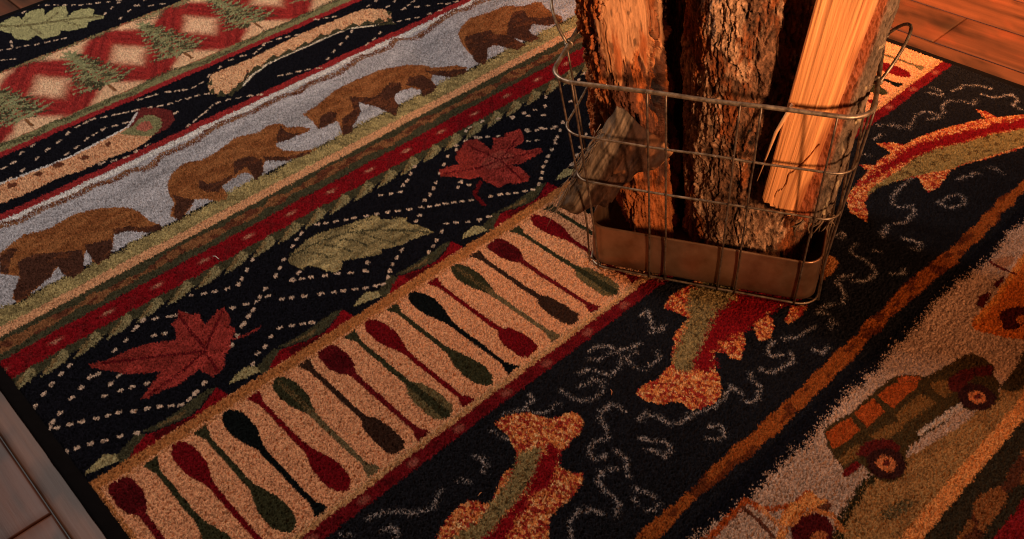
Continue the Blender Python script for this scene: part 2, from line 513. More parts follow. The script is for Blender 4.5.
for s in ("35 406 44 394 52 384 61 374 70 365.6", "115 351 126 341 134 331 143 321", "143 321 156 319 170 317", "176 316 185 314.5",
          "137 328 144 321", "192 296 204 294 215 292 227.6 289 238.5 285 242 279 247 270 252.6 260.6", "233 308 246 304.5 257 302 268 296",
          "260 297 253.5 310 248.5 316.5 242 326", "253 364 258 354 265.5 347 271 337 280 328 292 326 303 324 312 323",
          "232 346 238 335.5 244.6 324 249 316", "197 393 204 383.7", "265.6 289 276 276 280 268 284 260", "282 299 292 298 304.5 296 321 294 334 292.6 343.5 291 355.5 289.6 366 288 376 286 382.5 284.8",
          "388 278 390 271.5 392.7 265 397 258.5 402 250.5 406 242", "293 280.7 302 279 311 277.6 325 276 338 274 351 273 366 271.5", "367.6 263 365 271", "299 273 292 280",
          "293 247 297 240 301.7 234", "317.5 225 326 224 336 222 346 220.5 354.6 219 366.7 217 377 215", "388 213 398 211.5 409.7 209.7 421 208 430 207",
          "438 205.5 446 204 454 203 462 201.5 471 200.4", "491 196.7 500 195 508 194 516 193 525 191 533 190", "539 184 541 179 542.5 173 543 167 546 162 549 156 552 149.7 555 143 557 136.7 560 130 563 123",
          "528.6 131.5 537 130 545 128.7 553 128", "528.6 141 537 140", "460 183 469 185", "480 138 488 137 498 136", "381 196 391 194.5 400 192.6 403 185.6 407 181 411 174 415 167",
          "424.5 201 430 195 434 189 435.6 183 440 174 444 165", "420 216 416 222", "429 253 433 247 436.6 241 442 232 446.7 224 456 223 468 222 480 220 489 217",
          "458 187.4 461 182", "50 427.6 53 422 60 413 72 398 81.6 388 91 377 98 374", "57.5 427.6 69.5 425 81.6 422 96.5 418.5 108.5 415.6 118.7 413 133.5 411 147 409 160 407 171 405.6 181 405 189 400 195 394 204.5 383.7",
          "65 452 77 448 91 444 105 440.7 120.5 436 137 433", "105 396 120.6 390.6 132.6 387.6 147 384", "111 384 118.7 376", "154 336 165 334",
          "448 157 456 146 466 141 476 137.5", "513 118 524 113 535 110", "527 130 541 128 555 126.6", "548 157 555 140 562.5 122 570.5 101.5 579 80 584 74",
          "512 117 528 116 543.6 115 545 106 546 97", "572 164.5 577 155 580 147 586 134 590 124", "588 176 592 168", "456 150 466 131", "470 128 482 122 498 119",
          "24 12 37 5 47 5 56 5 65 5 73 5 81 5 89 4 98 3 108 2 119 1", "11 42 12 46", "0 50.5 9 49 18.5 47 27 45.5 37 44 47 42 56 40 64 38", "4 60 13 59",
          "105 14 112 8 119 3", "120.5 18.5 129 11 137 5.5 145 0", "137 5.6 151 5.6 163 4", "4 168 13 163 22 153 33 145.6", "9 179 23 170 37 158.6 48 150 59 142 68 134 78 127 86 123 93 119.7 104 117.5 115 115 126 112.5 137 110",
          "67 154 77 147 87 139 95 134 104 129 115 126 126 123", "102 163 114 160 126 157 137 151 148 145", "120 114 135 111 149.7 108 160 106 170 104 179 101 188.6 98.5 197 96 207 94", "140 99.5 148 97 155 95",
          "155 95 168 92 177 91 185 90 194 87 201.6 83 209 76 220 68 231 60 243 56 255 53 260 49 264 44.5", "188.6 126 195 121 201 116 206 112 211 107", "218 103 228 100 238.7 98 250 96 260 95",
          "171 117 176 113", "270 42 279 39 288 37 297 35", "317 19.5 326 18 334 16.7", "280 76 289 74 298.5 72 308 70 319 68.6 328 59 334 52 341 44.5 347 38 352 31.5",
          "367 44.5 374 39 380 33 391 23", "391 23 399 21 408 19.5 417 18 429 14 440 11", "369 5.6 376 1", "387.6 6.5 395 1", "404 9 409 5 413.5 2", "404 9 417 7 428 6 440 4", "448 4 456 2"):
    dashes(s)

# ---- maple and oak leaves
poly("89 364 108 361 130 350 150 344 176 341 176 330 172 324 179 318 178 310 191 315 199 314 201 320 206 325 213 317 220 310 218 311 224 307 231 320 230 326 236 329 230 343 232 348 225 356 225 365 220 374 213 378 208 374 199 370 191 376 180 385 176 387 162 391 150 398 141 400 154 382 162 372 141 374 128 374 113 372 104 370 91 368", 'maple')
line("104 364 150 358 205 352", .006, 'wine', 1); line("179 314 190 332 207 350", .006, 'wine', .85); line("222 312 214 330 206 350", .006, 'wine', .85)
line("150 395 178 375 205 352", .006, 'wine', .85); line("218 372 210 360 205 352", .006, 'wine', .8); line("232 340 248 335 261 327", .004, 'maple', .8)
poly("441 178 439 171 448 167 459 165 455 158 458 151 461 148 466 141 477 139 486 146 491 150 494 144 493 138 504 137 506 133 520 129 524 137 523 142 514 148 525 150 541 148 543 152 534 157 521 164 512 165 521 168 530 177 527 182 516 184 506 184 499 188 493 185 484 181 480 177 471 180 462 179 452 177", 'maple')
poly("500 150 515 155 505 165 490 170 480 165 490 155", 'rose', .35)
line("445 174 480 168 500 160", .006, 'wine', .8); line("500 160 520 136", .005, 'wine', .8); line("500 160 468 146", .005, 'wine', .8); line("500 160 535 152", .005, 'wine', .8); line("500 160 522 180", .005, 'wine', .8)
line("480 182 475 195 484 205", .009, 'wine')
for s in ("288 259 295 251 308 240 321 233 343 227 364 220 377 216 381 220 390 220 400 219 387 217 408 219 406 223 414 225 425 228 434 233 417 239 409 241 404 245 391 248 382 249 381 255 371 257 343 261 342 268 336 273 325 271 319 268 306 266 303 270 291 265",):
    poly(s, (.27, .215, .10))
sl = bbox(.55, .90, 1.2, 1.42, 0)
lf_ = np.abs(IMG[sl] - np.array((.27, .215, .10))).sum(-1) < .01
ln_ = fbm(QX[sl] * 26 + QY[sl] * 30, QY[sl] * 70, oct=4, seed=46)
IMG[sl][lf_] = IMG[sl][lf_] * np.clip(1 + .9 * ln_[lf_], .45, 1.5)[:, None]
line("300 262 322 258 345 256", .004, 'ood', .45); line("345 234 360 224 372 220", .005, 'ood', .5); line("356 232 380 240 396 244", .005, 'ood', .55); line("318 244 336 247 352 252", .006, 'ood', .6); line("400 231 410 236", .004, 'ood', .5)
line("292 256 318 243 345 234 372 231 402 231 428 233", .006, 'ood', .8); line("291 254 310 253 330 256", .005, 'ood', .6); line("340 240 355 241 366 246", .005, 'ood', .75)
line("318 243 334 231 350 228", .004, 'ood', .5); line("372 231 390 225", .004, 'ood', .4)
poly("0 24 11 17 18.5 16 22 20 26 13 37 9 44 9 45 15 54 8 65 5.5 68 12 67 18 74 11 89 8 95 10 93 15 104 16 103 18.5 89 22 87 27 69 31 61 30 59 35 43 39 37 35 28 40 15 39 11 33 0 31", (.30, .29, .14))
line("0 26 20 26 50 22 80 18 100 17", .012, (.13, .11, .05), .85); line("20 26 30 17", .008, (.13, .11, .05), .7); line("45 23 58 12", .008, (.13, .11, .05), .7); line("30 26 42 34", .008, (.13, .11, .05), .6); line("62 21 80 26", .008, (.13, .11, .05), .6)

# ---- canoes
poly("0 184 37 170 70 157 93 145 111 136 126 127 139 110 144 109 159 109 172 111 175 120 168 129 153 136 148 141 135 149 111 157 83 170 61 177 46 184 18 197 0 204", (.58, .31, .165))
poly("126 127 132 118 137 111 144 108 159 108 172 111 175 120 168 129 153 136 158 128 162 120 155 116 146 116 138 121 133 128", (.12, .02, .018))
poly("134 125 138.5 119 146 116 152 115 161 119 162 127 153 136 135 136 120 134", 'green2')
poly("135 129 142 122 150 121 153 128 146 132", 'rose')
line("0 184 37 170 70 157 93 145 111 136 128 127 137 113", .006, 'lgrey')
for s in ("7 189 8 184 16 182 17 186 10 189", "33 175 39 171 43 173 41 177", "51 165 57 162 64 163 62 167 54 168", "79 158 84 155 90 155 89 158 82 160", "104 144 109 141 112 143 108 147"): poly(s, 'dbrown')
poly("210 78 212 74 223 70 251 59 280 44 308 31 330 22 345 16 363 9 384 9 391 13 391 20 380 23 354 26 326 36 298 48 280 57 261 68 248 70 244 80 238 84 233 91 225 95 212 94 208 87", (.62, .36, .20))
poly("380 23 349 27 330 34 312 42 291 51 269 60 254 71 246 80 250 68 262 62 300 45 330 30", (.62, .36, .20))
line("378 25 349 29 330 36.5 312 45 291 53.7 269.5 63 254 74 242.6 86", .0075, (.66, .55, .42), rag=.6)
for a_, b_ in (((246, 77), (258, 66)), ((262, 66), (274, 56)), ((276, 59), (290, 50)), ((294, 51), (306, 43)), ((312, 43), (322, 35)), ((328, 36), (338, 29)), ((344, 30), (354, 24)), ((360, 26), (368, 21)), ((372, 24), (380, 19)), ((376, 24), (392, 22))):
    (x1, y1), (x2, y2) = a_, b_
    A_, B_, C_ = P(x1 - 3, y1 + 2), P(x2 - 1, y2 - 1), P(x2 + 5, y2 + 2)
    poly_w([A_, B_, C_], 'ood')
for q in ("207 84 212 80 213 86", "208 92 214 88 215 95", "216 97 221 90 226 96", "228 95 233 88 236 90 232 97", "234 90 240 82 246 80 243 86 238 92", "386 10 392 12 389 16", "386 17 393 19 388 22"): poly(q, 'ood')
for reg in ((.17, .62, 1.93, 2.08), (.70, 1.62, 1.98, 2.17)):
    sl = bbox(*reg, 0)
    m = (IMG[sl][..., 0] > .55) & (IMG[sl][..., 2] < .25) & (IMG[sl][..., 1] < .4) & (R2[sl] < .3)
    put(sl, m & (vnoise(QX[sl] * 220, QY[sl] * 120, seed=51) > 0), (.36, .12, .05))

# ---- dark trout band
band(.449, .806, (.0095, .0095, .012))
sl = bbox(RX0, RX1, .39, .806, 0)
w = np.abs(QY[sl] - .4755 - .004 * vnoise(QX[sl] * 9, QX[sl] * 0, seed=61)) - (.0125 + .004 * vnoise(QX[sl] * 30, QX[sl] * 0, seed=62))
m = w < 0
put(sl, m, (.27, .070, .014)); put(sl, m & (vnoise(QX[sl] * 40, QY[sl] * 90, seed=63) > .25), (.12, .028, .008))

SWIRLS = """476 456.6 485.6 459.4 487.5 465 483 471.5;458 481.6 463 480 470 482.6;441 489 435.6 503 429 509.5 412 513 397.5 511 381 513 368 518;383 530 390 527 398 531 394 537;340 535 351 535
530 395 534 400 528 404 522.6 409.7;504 415 521 410.6 539 412.5 545 414 554 406 560 404;491 430 500 435.6 508 439;480 460 486 463 484 471
561.6 391 571 396.7 576 400 587.6 401 598.7 396.7 603 389 603 382 591 380 582 387;620 406 610 404 600.5 410.6 598.7 417 608 430 608 437.5 595 441 589 450.5 593 460 608 455;610 469 617 469;600.5 472.7 603 476
589.7 351.5 597 347 608 346 616 350;588.7 360 599 360 610 352.5 621 355 619 368 610 375.6 602.7 373;578.5 373.8 588 370 597 371;580 387 595 377.5 604.5 383 601 394 588 401.6 575 400 560 390.5
621 349.7 630 349 640 344;637 352.5 626.8 358 632 366 641.6 370 652.7 363.6 660 357 656.4 350.6;649 333 662 330 664 325.6;599 418 610 404 625 411;638 418 647 412.7 662 418;640 316 648 311 653 331 664.5 325.6
616.6 451 626 458.5;610 469.6 616.6 468.7;626.8 465 628.6 476;602.7 471.5 598 480.7 604.5 491 613.8 496.5 619 504 615.6 516;602.7 515 591.5 509.5 578.5 510 569 522.5 571 537;634 488 643.5 492 654.6 496.5;634 498 637 504;647 511 656.4 507.6 661 503;647 450 656.4 451 664 457.5 671 450 666 443
640 420 649 414.5 660 418 671.5 425.6 684.5 422 688 415.4 701 411.7 718 405 723.4 398 731 386.7 742 394;640 438.6 651 440.5 666 442 671.5 448 664 457 651 450;708.6 427.5 719.7 425.6 725 433 719.7 438.6 708.6 439.5;751 373.7 751 381 760.5 386.7 758.7 398 749.4 403.4 744 401.5
818.7 314.5 818.7 307 826 305 833.5 304;818 313 828 314.5;830 329 831.6 320 837 325.6;783.4 340.5 800 336 815 327.5;774 342 766.7 350 770.5 357 781.6 355;791 353.4 792.7 362.7 783 368 769 373.6 760 370;828.6 346.7 823 354 813.8 350
836 236 842 233 845.4 236 840.6 239;856.6 244 850 250.5 855 256 866 261 872.5 266.5 875.7 274.5 866 282.4 851.8 281;851.8 275 840.6 277.6 836 281.6 840 287 845.4 296.8 840.6 303;875.7 252 881 253;887 230 880.5 234.6 885 237.8;817.5 309.5 830 306
912 177 906 182.7 893 195.6 893 205 902.5 207.7 912 205 915.5 214 906 221.6 895 223.5;937.8 203 949 197.5 958 194.7 964 198 964 205 949 208.6 940 204;958 180 975 173.4 980 174;986 167.8 995 168.7 1004.5 175;884 234.6 888 225
904 239 921 243 917.4 250.4 911 249;889.6 274.5 904 274.5 904 270
884 126 895 125 899 128.6 910 128.6 915.5 115.6 925 112 936 113.8 941.5 117.5 928.5 120;943 113.8 943 104.5 949 101 964 101.7 973 105.4 976.7 100;952.6 91.5 964 86 978.6 86 990 88.7;982 95 993 98 1012 95 1017.5 101 1012 106 1021 110;932 88 939.6 90.6 943 97 928.5 93
878 125.6 896 127 911 127 913 122;874 140 883.4 135 489 0;863 155 872 156""".replace(' 489 0', '').replace('\n', ';').split(';')
for s in SWIRLS:
    line(s, .0115, (.075, .068, .068), .34, rag=1.6); line(s, .0056, (.31, .26, .235), .50 if len(s) % 3 else .32, rag=1.4)

FO = 'forange'


def speckle(reg, base_test, c, thr=.15, sc=(150, 150), prob=1.0, seed=71):
    sl = bbox(*reg, 0)
    m = base_test(IMG[sl]) & (vnoise(QX[sl] * sc[0], QY[sl] * sc[1], seed=seed) > thr)
    if prob < 1: m &= R2[sl] < prob
    put(sl, m, c)


# trout A
poly("494 423.6 503 418 513 414 528 413 540 416 550 418.5 560 416 571 411.5 578 414 584 421 581 432 571 442 562 452 558 459 560 466 571 473 583 473 583 480 578 490 571 498 561 507 550.5 515 549 525 549 545 430 545 436 539 441 527 447 519 454 510 461 504 468 501 476 501 490 504 495 494 500 480 506 471 511 468 515 469 516 458 515 450 508 436", FO)
poly("517 452 530 449 541 446 540 458 534 476 526 488 519 497 504 517 482 541 448 541 460 532 474 524 485 512 491 506 498.6 493 506 484 511.6 474 517 463", 'folive', rag=2.4)
poly("548.7 444.6 554 446 560 452 558 463 553 476 552 484 548.7 489 540 490 530 493 527 503 523 513 512 526 506 541 478 541 490 533 500.5 522 510 511 519 500 528 488 534 478 538 466 541 457.5", (.20, .006, .009), rag=2.6)
# trout B (runs under the basket)
poly("636 394 641.6 387 650 382 658 379 671 364.5 673 348 676 344 672 339.5 681 327.5 688.6 319 675.6 312.6 663.6 308 670 296 683 288.5 694 280 720 262 760 262 800 290 788 303 774 311 755.6 324 742.6 333 746 344 740.5 361 731 359 724 352.5 714.6 353.5 716 370 720 377 721.6 394 714 404 700 409 692 411 684.5 405 677 401.5 660 405 644 400.6", FO)
poly("694 284 720 268 745 268 731 305 714.6 316 712 325 707 337 700 350 696 359 694 368 687 372 676 370 672 362 676 350 684 330 690 318 686 305 690 292", 'folive', rag=2.4)
poly("745 268 800 285 800 296 788 303 774 311 755.6 324 742.6 333 731 338.6 720 344 713 353.5 716 366 712 372 702 372 694 368 697 356 703 345 707 335 712 324 716 314 731 304 740 290", (.19, .006, .009), rag=3.2)
poly("754 325.6 760 320 768.6 316 773 320 774 328 770.5 338.6 759 342 756 335", FO)
poly("791 305 807.5 303 807 308 804 312.6 793 323 787 324 784 320 788 314", FO)
poly("826 255 834 257 839 263 834 272 823 280 820 270", 'tan')
# trout C
poly("846 198 854 188 861 178 868 171 859 164.5 874 165.4 881.6 159 891 153 885 149 876 144 890 143 904 145 918 138 930 133 950 127 967.5 123 985 119 975 110 986 112 997 118 1024 115 1045 118 1075 112 1100 120 1090 140 1060 142 1024 147.4 1010 152 995 156.7 980 161 967.5 164 951 169.7 945 179 938 188 928.5 193 922 184 917 177 911 177.5 891 183 880 187 874 190.5 868 196 865 204 868 215 867 222 858 217 850 213", FO)
poly("866 194 874 186 890 176 905 166 915 158 936 149 966 143 988 136 1024 129 1060 126 1080 132 1060 140 1024 146 995 155 967 163 951 169 930 173 911 177 891 183 878 188 868 195", (.24, .175, .065))
poly("861 185 868 177 880 168 895 157 905 150 921 143.5 943 136 973 130.5 995 124 1012 122 1024 118 1050 117 1050 124 1024 128 988 135 966 142 936 148.5 915 157.5 898 165 882 173 868.6 183", (.19, .006, .009), rag=2.6)
fo = np.array(C[FO])
isfo = lambda a: np.abs(a - fo).sum(-1) < .02
for reg, th in (((.2, 2.1, .3, .81), .12),):
    speckle(reg, isfo, (.30, .03, .018), .12, (300, 220), 1, 71)
    speckle(reg, lambda a: isfo(a), (.78, .42, .19), .30, (380, 300), .8, 76); speckle(reg, isfo, (.40, .10, .03), .1, (420, 420), .5, 72)
    speckle(reg, lambda a: np.abs(a - np.array(C['folive'])).sum(-1) < .02, (.075, .05, .02), .42, (190, 240), .8, 73)
    speckle(reg, lambda a: np.abs(a - np.array((.24, .175, .065))).sum(-1) < .02, (.09, .055, .02), .35, (150, 170), .8, 74)

# ---- landscape strip with vehicles (ragged upper edge)
sl = bbox(RX0, RX1, .10, .50, 0)
edge = .424 + .009 * vnoise(QX[sl] * 12, QX[sl] * 0, seed=81) + .005 * vnoise(GX[sl] * 90, GY[sl] * 30, seed=82) + .004 * vnoise(GX[sl] * 260, GY[sl] * 120, seed=84) + .034 * (R1[sl] - .5) * R2[sl]
m = GY[sl] < edge
put(sl, m, 'beige')
n = fbm(GX[sl] * 10, GY[sl] * 24, oct=3, seed=83)
IMG[sl] = np.where(m[..., None], IMG[sl] * (1 + .25 * n)[..., None], IMG[sl])
band(-.30, .23, 'road')
poly("843 520 848 508 853 498 861.6 488.6 873 475.6 884 470 900 462 930 445 958 428 970 418 990 402 1003 388 1024 372 1060 350 1060 500 860 600 800 600 825 550", 'road')
line("835 545 843 518 861.6 488.6 873 475.6", .014, 'cardk', .8)
poly("1024 349 1014 371 999 388 1010 392 1021 390 1030 380 1060 350 1040 340", (.045, .030, .014))
poly("880 512 893 505 905 500 918 502 905 512 893 520 880 520", (.10, .07, .03), prob=.75)
sl = bbox(.75, RX1, .15, .32, 0)
m = np.abs(IMG[sl] - np.array(C['road'])).sum(-1) < .01
put(sl, m & (vnoise(QX[sl] * 22, QY[sl] * 40, seed=85) > .35), (.22, .105, .035), .6)
band(.2075, .230, (.60, .225, .065), .001)
band(-.30, .2075, (.030, .022, .012))
sl = bbox(RX0, RX1, .13, .2, 0)
w = np.abs(QY[sl] - .166 - .006 * vnoise(QX[sl] * 11, QX[sl] * 0, seed=86)) - (.012 + .006 * vnoise(QX[sl] * 25, QX[sl] * 0, seed=87))
put(sl, w < 0, (.21, .075, .022)); put(sl, (w < 0) & (vnoise(QX[sl] * 50, QY[sl] * 60, seed=88) > .3), (.08, .025, .012))
band(-.30, .141, (.20, .010, .012), .002)
for k in range(-2, 14): ell(.93 + .1003 * k, .105, .028, .012, 'rose', .5, soft=.8)
# station wagon
CARD = 'cardk'
poly("823.6 431 825 428 838 420 852.7 411.6 871 395 880 387 886 382 893 379 897 376 906 375 920 376 925 377 935 372 947 366 956 360 965.6 355 973 353.5 983 358 991.6 364 995 369 993 374 1000 385 999 400 990 410 975 412 962 408 940 426 919 440 908 449 906 462 904 475 893 483 880 481 870 473 861.6 464.5 852 470 845 476 841 466 834 458 828 448", (.055, .032, .011))
poly("825 434 838 424 851 418 860 431 847 442 833 450", 'rust', rag=.4)
poly("854 414 863 406 873 399 885 412 876 420 867 428", 'rust', rag=.4)
poly("877 396 885 389 894 384 918 382 917 388 906 396 893 409 885 403", 'rust', rag=.4)
poly("897 379 905 376 920 377 923 380 912 382 900 383", (.40, .08, .02))
for s in ("838 460 848 450 860 444 862 452 855 460 846 466 841 464", "868 437 880 430 895 423 901 421 904 428 896 434 886 441 876 440", "895 416 908 403 921 394 930 398 936 403 920 414 902.5 426", "930 384.5 938 381 947 379 951 386 952.6 392 945 399 937 393"): poly(s, 'car')
poly("919 437 917 433 927 425 945 413 960 402 964 405 960 410 945 420 930 430", (.46, .33, .24))
poly("842 474 848 468 858 461 862 466 852 474 846 478", (.12, .008, .008))
poly("855 455 864 443 878 439 892 441 900 447 898 455 880 452 866 458", (.09, .010, .008))
poly("948 378 962 370 980 366 994 366 992 376 975 376 958 392 950 392", (.075, .010, .008))
for cx_, cy_, r in ((886, 464, .0265), (977, 397.5, .026)):
    x, y = P(cx_, cy_)
    ell(x, y, r * 1.15, r, (.035, .010, .008)); ell(x, y, r * .55, r * .5, (.50, .15, .05)); ell(x + .002, y, r * .26, r * .2, (.10, .015, .01))
# open truck in orange outline at the front
line("700 545 711.5 537 729 518 747 501 761.6 509.5 778 508 795 506 808 493", .010, 'rust', .95); line("743 508 758 520 773 537", .006, 'dbrown')
line("795 506 785 518 780 545", .014, (.60, .22, .06), .95); line("761 509 776 522 784 530", .008, (.55, .22, .08), .9)
poly("795 507 800 500 806 493 811.5 491 821 500 826 498 830 503 823 510 806 508 800 516 790 522 785 520", (.60, .24, .07))
poly("817 508 828 500 832 503 830 510 820 514", 'dbrown')
x, y = P(812, 532); ell(x, y, .034, .026, (.07, .006, .006)); ell(x - .004, y - .012, .017, .010, (.35, .10, .03))
line("792 524 800 514 815 510 832 515 842 530", .009, (.45, .15, .04), .9)
# truck at the right edge
poly("1060 215 1040 235 1024 252 1017.5 263 1010 274 1002.7 284 998 292 993.4 298.6 986 306 978.6 313.5 973 320 971 326 976 331 988 333 1005 338 1024 340 1060 330", (.50, .125, .022))
line("1024 256 1010 279 996 299 976 322", .010, (.62, .22, .05), .9)
poly("999 317 1002 311 1010 308 1024 306 1060 300 1060 322 1024 325 1014 331 1003 329", (.055, .008, .006)); ell(*P(1022, 320), .012, .008, (.45, .12, .03))
poly("975 304 980 296 985 293 991.6 293 988 300 982 309", (.07, .008, .006)); poly("992 286 996 281 1004.6 276 1003 282 998 288", (.07, .008, .006))
poly("990 266 994 260 1005 257 1016 256 1012 264 1002 270", (.36, .17, .09)); line("990 262 1000 268 1015 274", .006, (.10, .012, .01))

# ---- tuft level colour variation (dye and wool, plus pile sparkle put into the colour)
tuft = 1 + .42 * JX + .06 * vnoise(GX * 420, GY * 420, seed=91) + .05 * fbm(GX * 7, GY * 7, oct=3, seed=92)
ml = np.abs(IMG - np.array(C['maple'])).sum(-1) < .01
mn = fbm(GX * 40, GY * 40, oct=3, seed=94)
IMG[ml] *= (1 + .5 * mn[ml])[:, None] * np.array((1, 1.2, 1.2))
IMG *= np.clip(tuft, .45, 1.7)[..., None]
# single lighter fibres
m = R2 < .012
IMG[m] = IMG[m] * 1.35 + .006
IMG = np.clip(IMG, .003, .9)

relief = -.0010 + rng.random((NX, NY)) * .0052 + .0006 * vnoise(GX * 150, GY * 150, seed=93) + .0012 * fbm(GX * 6, GY * 6, oct=2, seed=95)
relief += .0022 * fbm(GX * 2.6, GY * 2.2, oct=2, seed=97)
_bl, _br = P(590, 265), P(818, 308); _m = (_bl + _br) / 2      # the loaded basket presses the pile down
_s = (GX - _m[0]) * .46209 - (GY - _m[1]) * .88683; _t = (GX - _m[0]) * .88683 + (GY - _m[1]) * .46209 - .1525
_q = np.maximum(np.abs(_s + .004) - .207, np.abs(_t) - .1525)
relief -= .0055 * (1 - sstep(-.002, .012, _q))
relief -= .006 * (1 - sstep(0, .006, np.minimum(np.minimum(GX - RX0, RX1 - GX), np.minimum(GY - RY0, RY1 - GY))))
V = np.stack([GX + JX * .0003, GY + JY * .0003, relief - .0012], -1).reshape(-1, 3)
rug = empty('area_rug', (1.08, 1.2, -.012), 'patterned wool rug with bears, maple leaves, paddles, trout and cars on the wood floor', 'rug')
mesh_obj('pile', V, grid_faces(NX, NY), M_PILE, rug, True, IMG.reshape(-1, 3))
# binding: a rounded dark strip round the whole edge, its width also holding the shadow gap, with a short stretch of stitched backing
bd = MB()
cs = [(0.004, -.0115), (-.016, -.0115), (-.021, -.0085), (-.021, -.004), (-.0165, -.0015), (-.008, -.0008), (0.0, -.001), (.004, -.003)]
loop = []
for (ax, ay, bx_, by_) in ((RX0, RY0, RX1, RY0), (RX1, RY0, RX1, RY1), (RX1, RY1, RX0, RY1), (RX0, RY1, RX0, RY0)):
    L = math.hypot(bx_ - ax, by_ - ay); n = int(L / .012); tx, ty = (bx_ - ax) / L, (by_ - ay) / L
    for k in range(n):
        q = k / n
        loop.append((ax + (bx_ - ax) * q, ay + (by_ - ay) * q, ty, -tx, k == 0))
vb = []; m_ = len(cs)
for i, (x, y, nx, ny, corner) in enumerate(loop):
    if corner:
        p = loop[i - 1]; nx, ny = nx + p[2], ny + p[3]
    jit = .0007 * vnoise(np.array([i * .35]), np.array([0.]), seed=96)[0]
    for (o, z) in cs: vb.append((x - nx * (o + jit if o < 0 else o), y - ny * (o + jit if o < 0 else o), z))
fb = []
for i in range(len(loop)):
    j = (i + 1) % len(loop)
    for k in range(m_ - 1): fb.append((i * m_ + k, j * m_ + k, j * m_ + k + 1, i * m_ + k + 1))
vb = np.array(vb)
cb = np.tile(np.array((.005, .004, .004)), (len(vb), 1)) * (1 + .25 * rng.random((len(vb), 1)))
mesh_obj('binding', vb, np.array(fb), M_BIND, rug, True, cb)

# ------------------------------------------------------------------ FLOOR: one sheet of bevelled planks
PW = .16477
fv, ff, fc = [], [], []
x_edge = 2.165
k0 = -8; nb = 0
Fz = -.0118
prng = np.random.default_rng(12)
for k in range(-22, 14):
    xa = x_edge + PW * k; xb = xa + PW
    y = -2.0 + prng.random() * .9
    if k == 0: cuts = [-2, -.8, .902, 2.25, 3.4, 4.9, 6.0]
    elif abs(xb - .0225) < .06: cuts = [-2, -.1, 1.149, 2.3, 3.6, 5.0, 6.0]
    else:
        cuts = [-2.0]; c = -2 + .4 + prng.random()
        while c < 6: cuts.append(c); c += .95 + .6 * prng.random()
        cuts.append(6.0)
    for a, b in zip(cuts[:-1], cuts[1:]):
        tone = .75 + .5 * prng.random(); warm = prng.random()
        base = np.array((.118, .036, .0155)) * tone * (1 - .25 * warm * np.array((1, .3, .2)))
        # cross-profile of the board (with eased edges and a hand-scraped hollow), lengthwise stations
        g = .0009; prof = [(g, -.0045), (g + .0004, -.0012), (.0045, -.0001)] + [(q * PW, 0) for q in np.linspace(.08, .92, 9)] + [(PW - .0045, -.0001), (PW - g - .0004, -.0012), (PW - g, -.0045)]
        st = [a + .0008, a + .0012, a + .005] + list(np.linspace(a + .03, b - .03, max(3, int((b - a) / .02)))) + [b - .005, b - .0012, b - .0008]
        npf = len(prof)
        U = np.array([p[0] for p in prof]); Z = np.array([p[1] for p in prof])
        S = np.array(st); zl = np.where((np.arange(len(S)) == 0) | (np.arange(len(S)) == len(S) - 1), -.0045, np.where((np.arange(len(S)) == 1) | (np.arange(len(S)) == len(S) - 2), -.0012, 0))
        UU, SS = np.meshgrid(U, S, indexing='ij')
        ZZ = np.minimum(Z[:, None], zl[None, :]) + Fz + .0006 * fbm(UU * 22 + k * 7, SS * 4, oct=3, seed=101)
        n0 = nb; vv_ = np.stack([UU + xa, SS, ZZ], -1).reshape(-1, 3)
        fr = grid_faces(npf, len(S))
        bl_ = fbm(UU * 22 + k * 3.1, SS * 7.5 + k, oct=5, seed=103, gain=.6)
        gr = fbm(UU * 230 + k, SS * 3, oct=3, seed=104)
        cc = base[None, None] * (1 + .55 * gr + .0 * bl_)[..., None]
        dk = sstep(.05, .45, bl_)[..., None]
        cc = cc * (1 - .62 * dk)
        lt = sstep(.1, .5, -bl_)[..., None]
        cc = cc * (1 + .55 * lt * np.array((1, .45, .25)))
        seam = ((UU < .003) | (UU > PW - .003))[..., None]
        cc = np.where(seam, cc * .65, cc)
        fv.append(vv_); ff.append(fr + nb); fc.append(cc.reshape(-1, 3)); nb += len(vv_)
# sub-floor just below, so that the joints are closed
sub = np.array([(x_edge - 23 * PW, -2.2, Fz - .0048), (x_edge + 15 * PW, -2.2, Fz - .0048), (x_edge + 15 * PW, 6.2, Fz - .0048), (x_edge - 23 * PW, 6.2, Fz - .0048)])
fv.append(sub); ff.append(np.array([[0, 1, 2, 3]]) + nb); fc.append(np.tile((.01, .004, .002), (4, 1)))
fl = mesh_obj('floor', np.concatenate(fv), np.concatenate(ff), M_FLOOR, None, True, np.clip(np.concatenate(fc), .004, .8))
tag(fl, kind='structure')

# ------------------------------------------------------------------ BASKET
bL = P(590, 265); bR = P(818, 308); MID = np.array([*(bL + bR) / 2, 0.0])
du = np.array([0.46209343, -0.88683125, 0]); dv = np.array([0.88683125, 0.46209343, 0])


def W(s, t, z): return MID + du * s + dv * t + np.array([0, 0, z])


def lean(z): return -.004 - .036 * z           # the basket leans a little to one side


def solve(x, y, t):
    d = ray(x, y); k = (t - (OC - MID) @ dv) / (d @ dv); p = OC + k * d
    return float((p - MID) @ du), float(t), float(p[2])


def flare(z): return .115 * max(0.0, z - .085)


def rrect(z, rc, n=7, inset=0.0):
    """rounded rectangle at height z as (s,t) list, counter-clockwise from the front left"""
    f = flare(z) - inset; s0, s1, t0, t1 = -.207 - f + lean(z), .207 + f + lean(z), -f, .305 + f
    out = []
    for (cs_, ct, a0) in ((s0 + rc, t0 + rc, PI), (s1 - rc, t0 + rc, 1.5 * PI), (s1 - rc, t1 - rc, 0), (s0 + rc, t1 - rc, .5 * PI)):
        for k in range(n + 1):
            a = a0 + k / n * PI / 2
            out.append((cs_ + rc * math.cos(a), ct + rc * math.sin(a)))
    return out


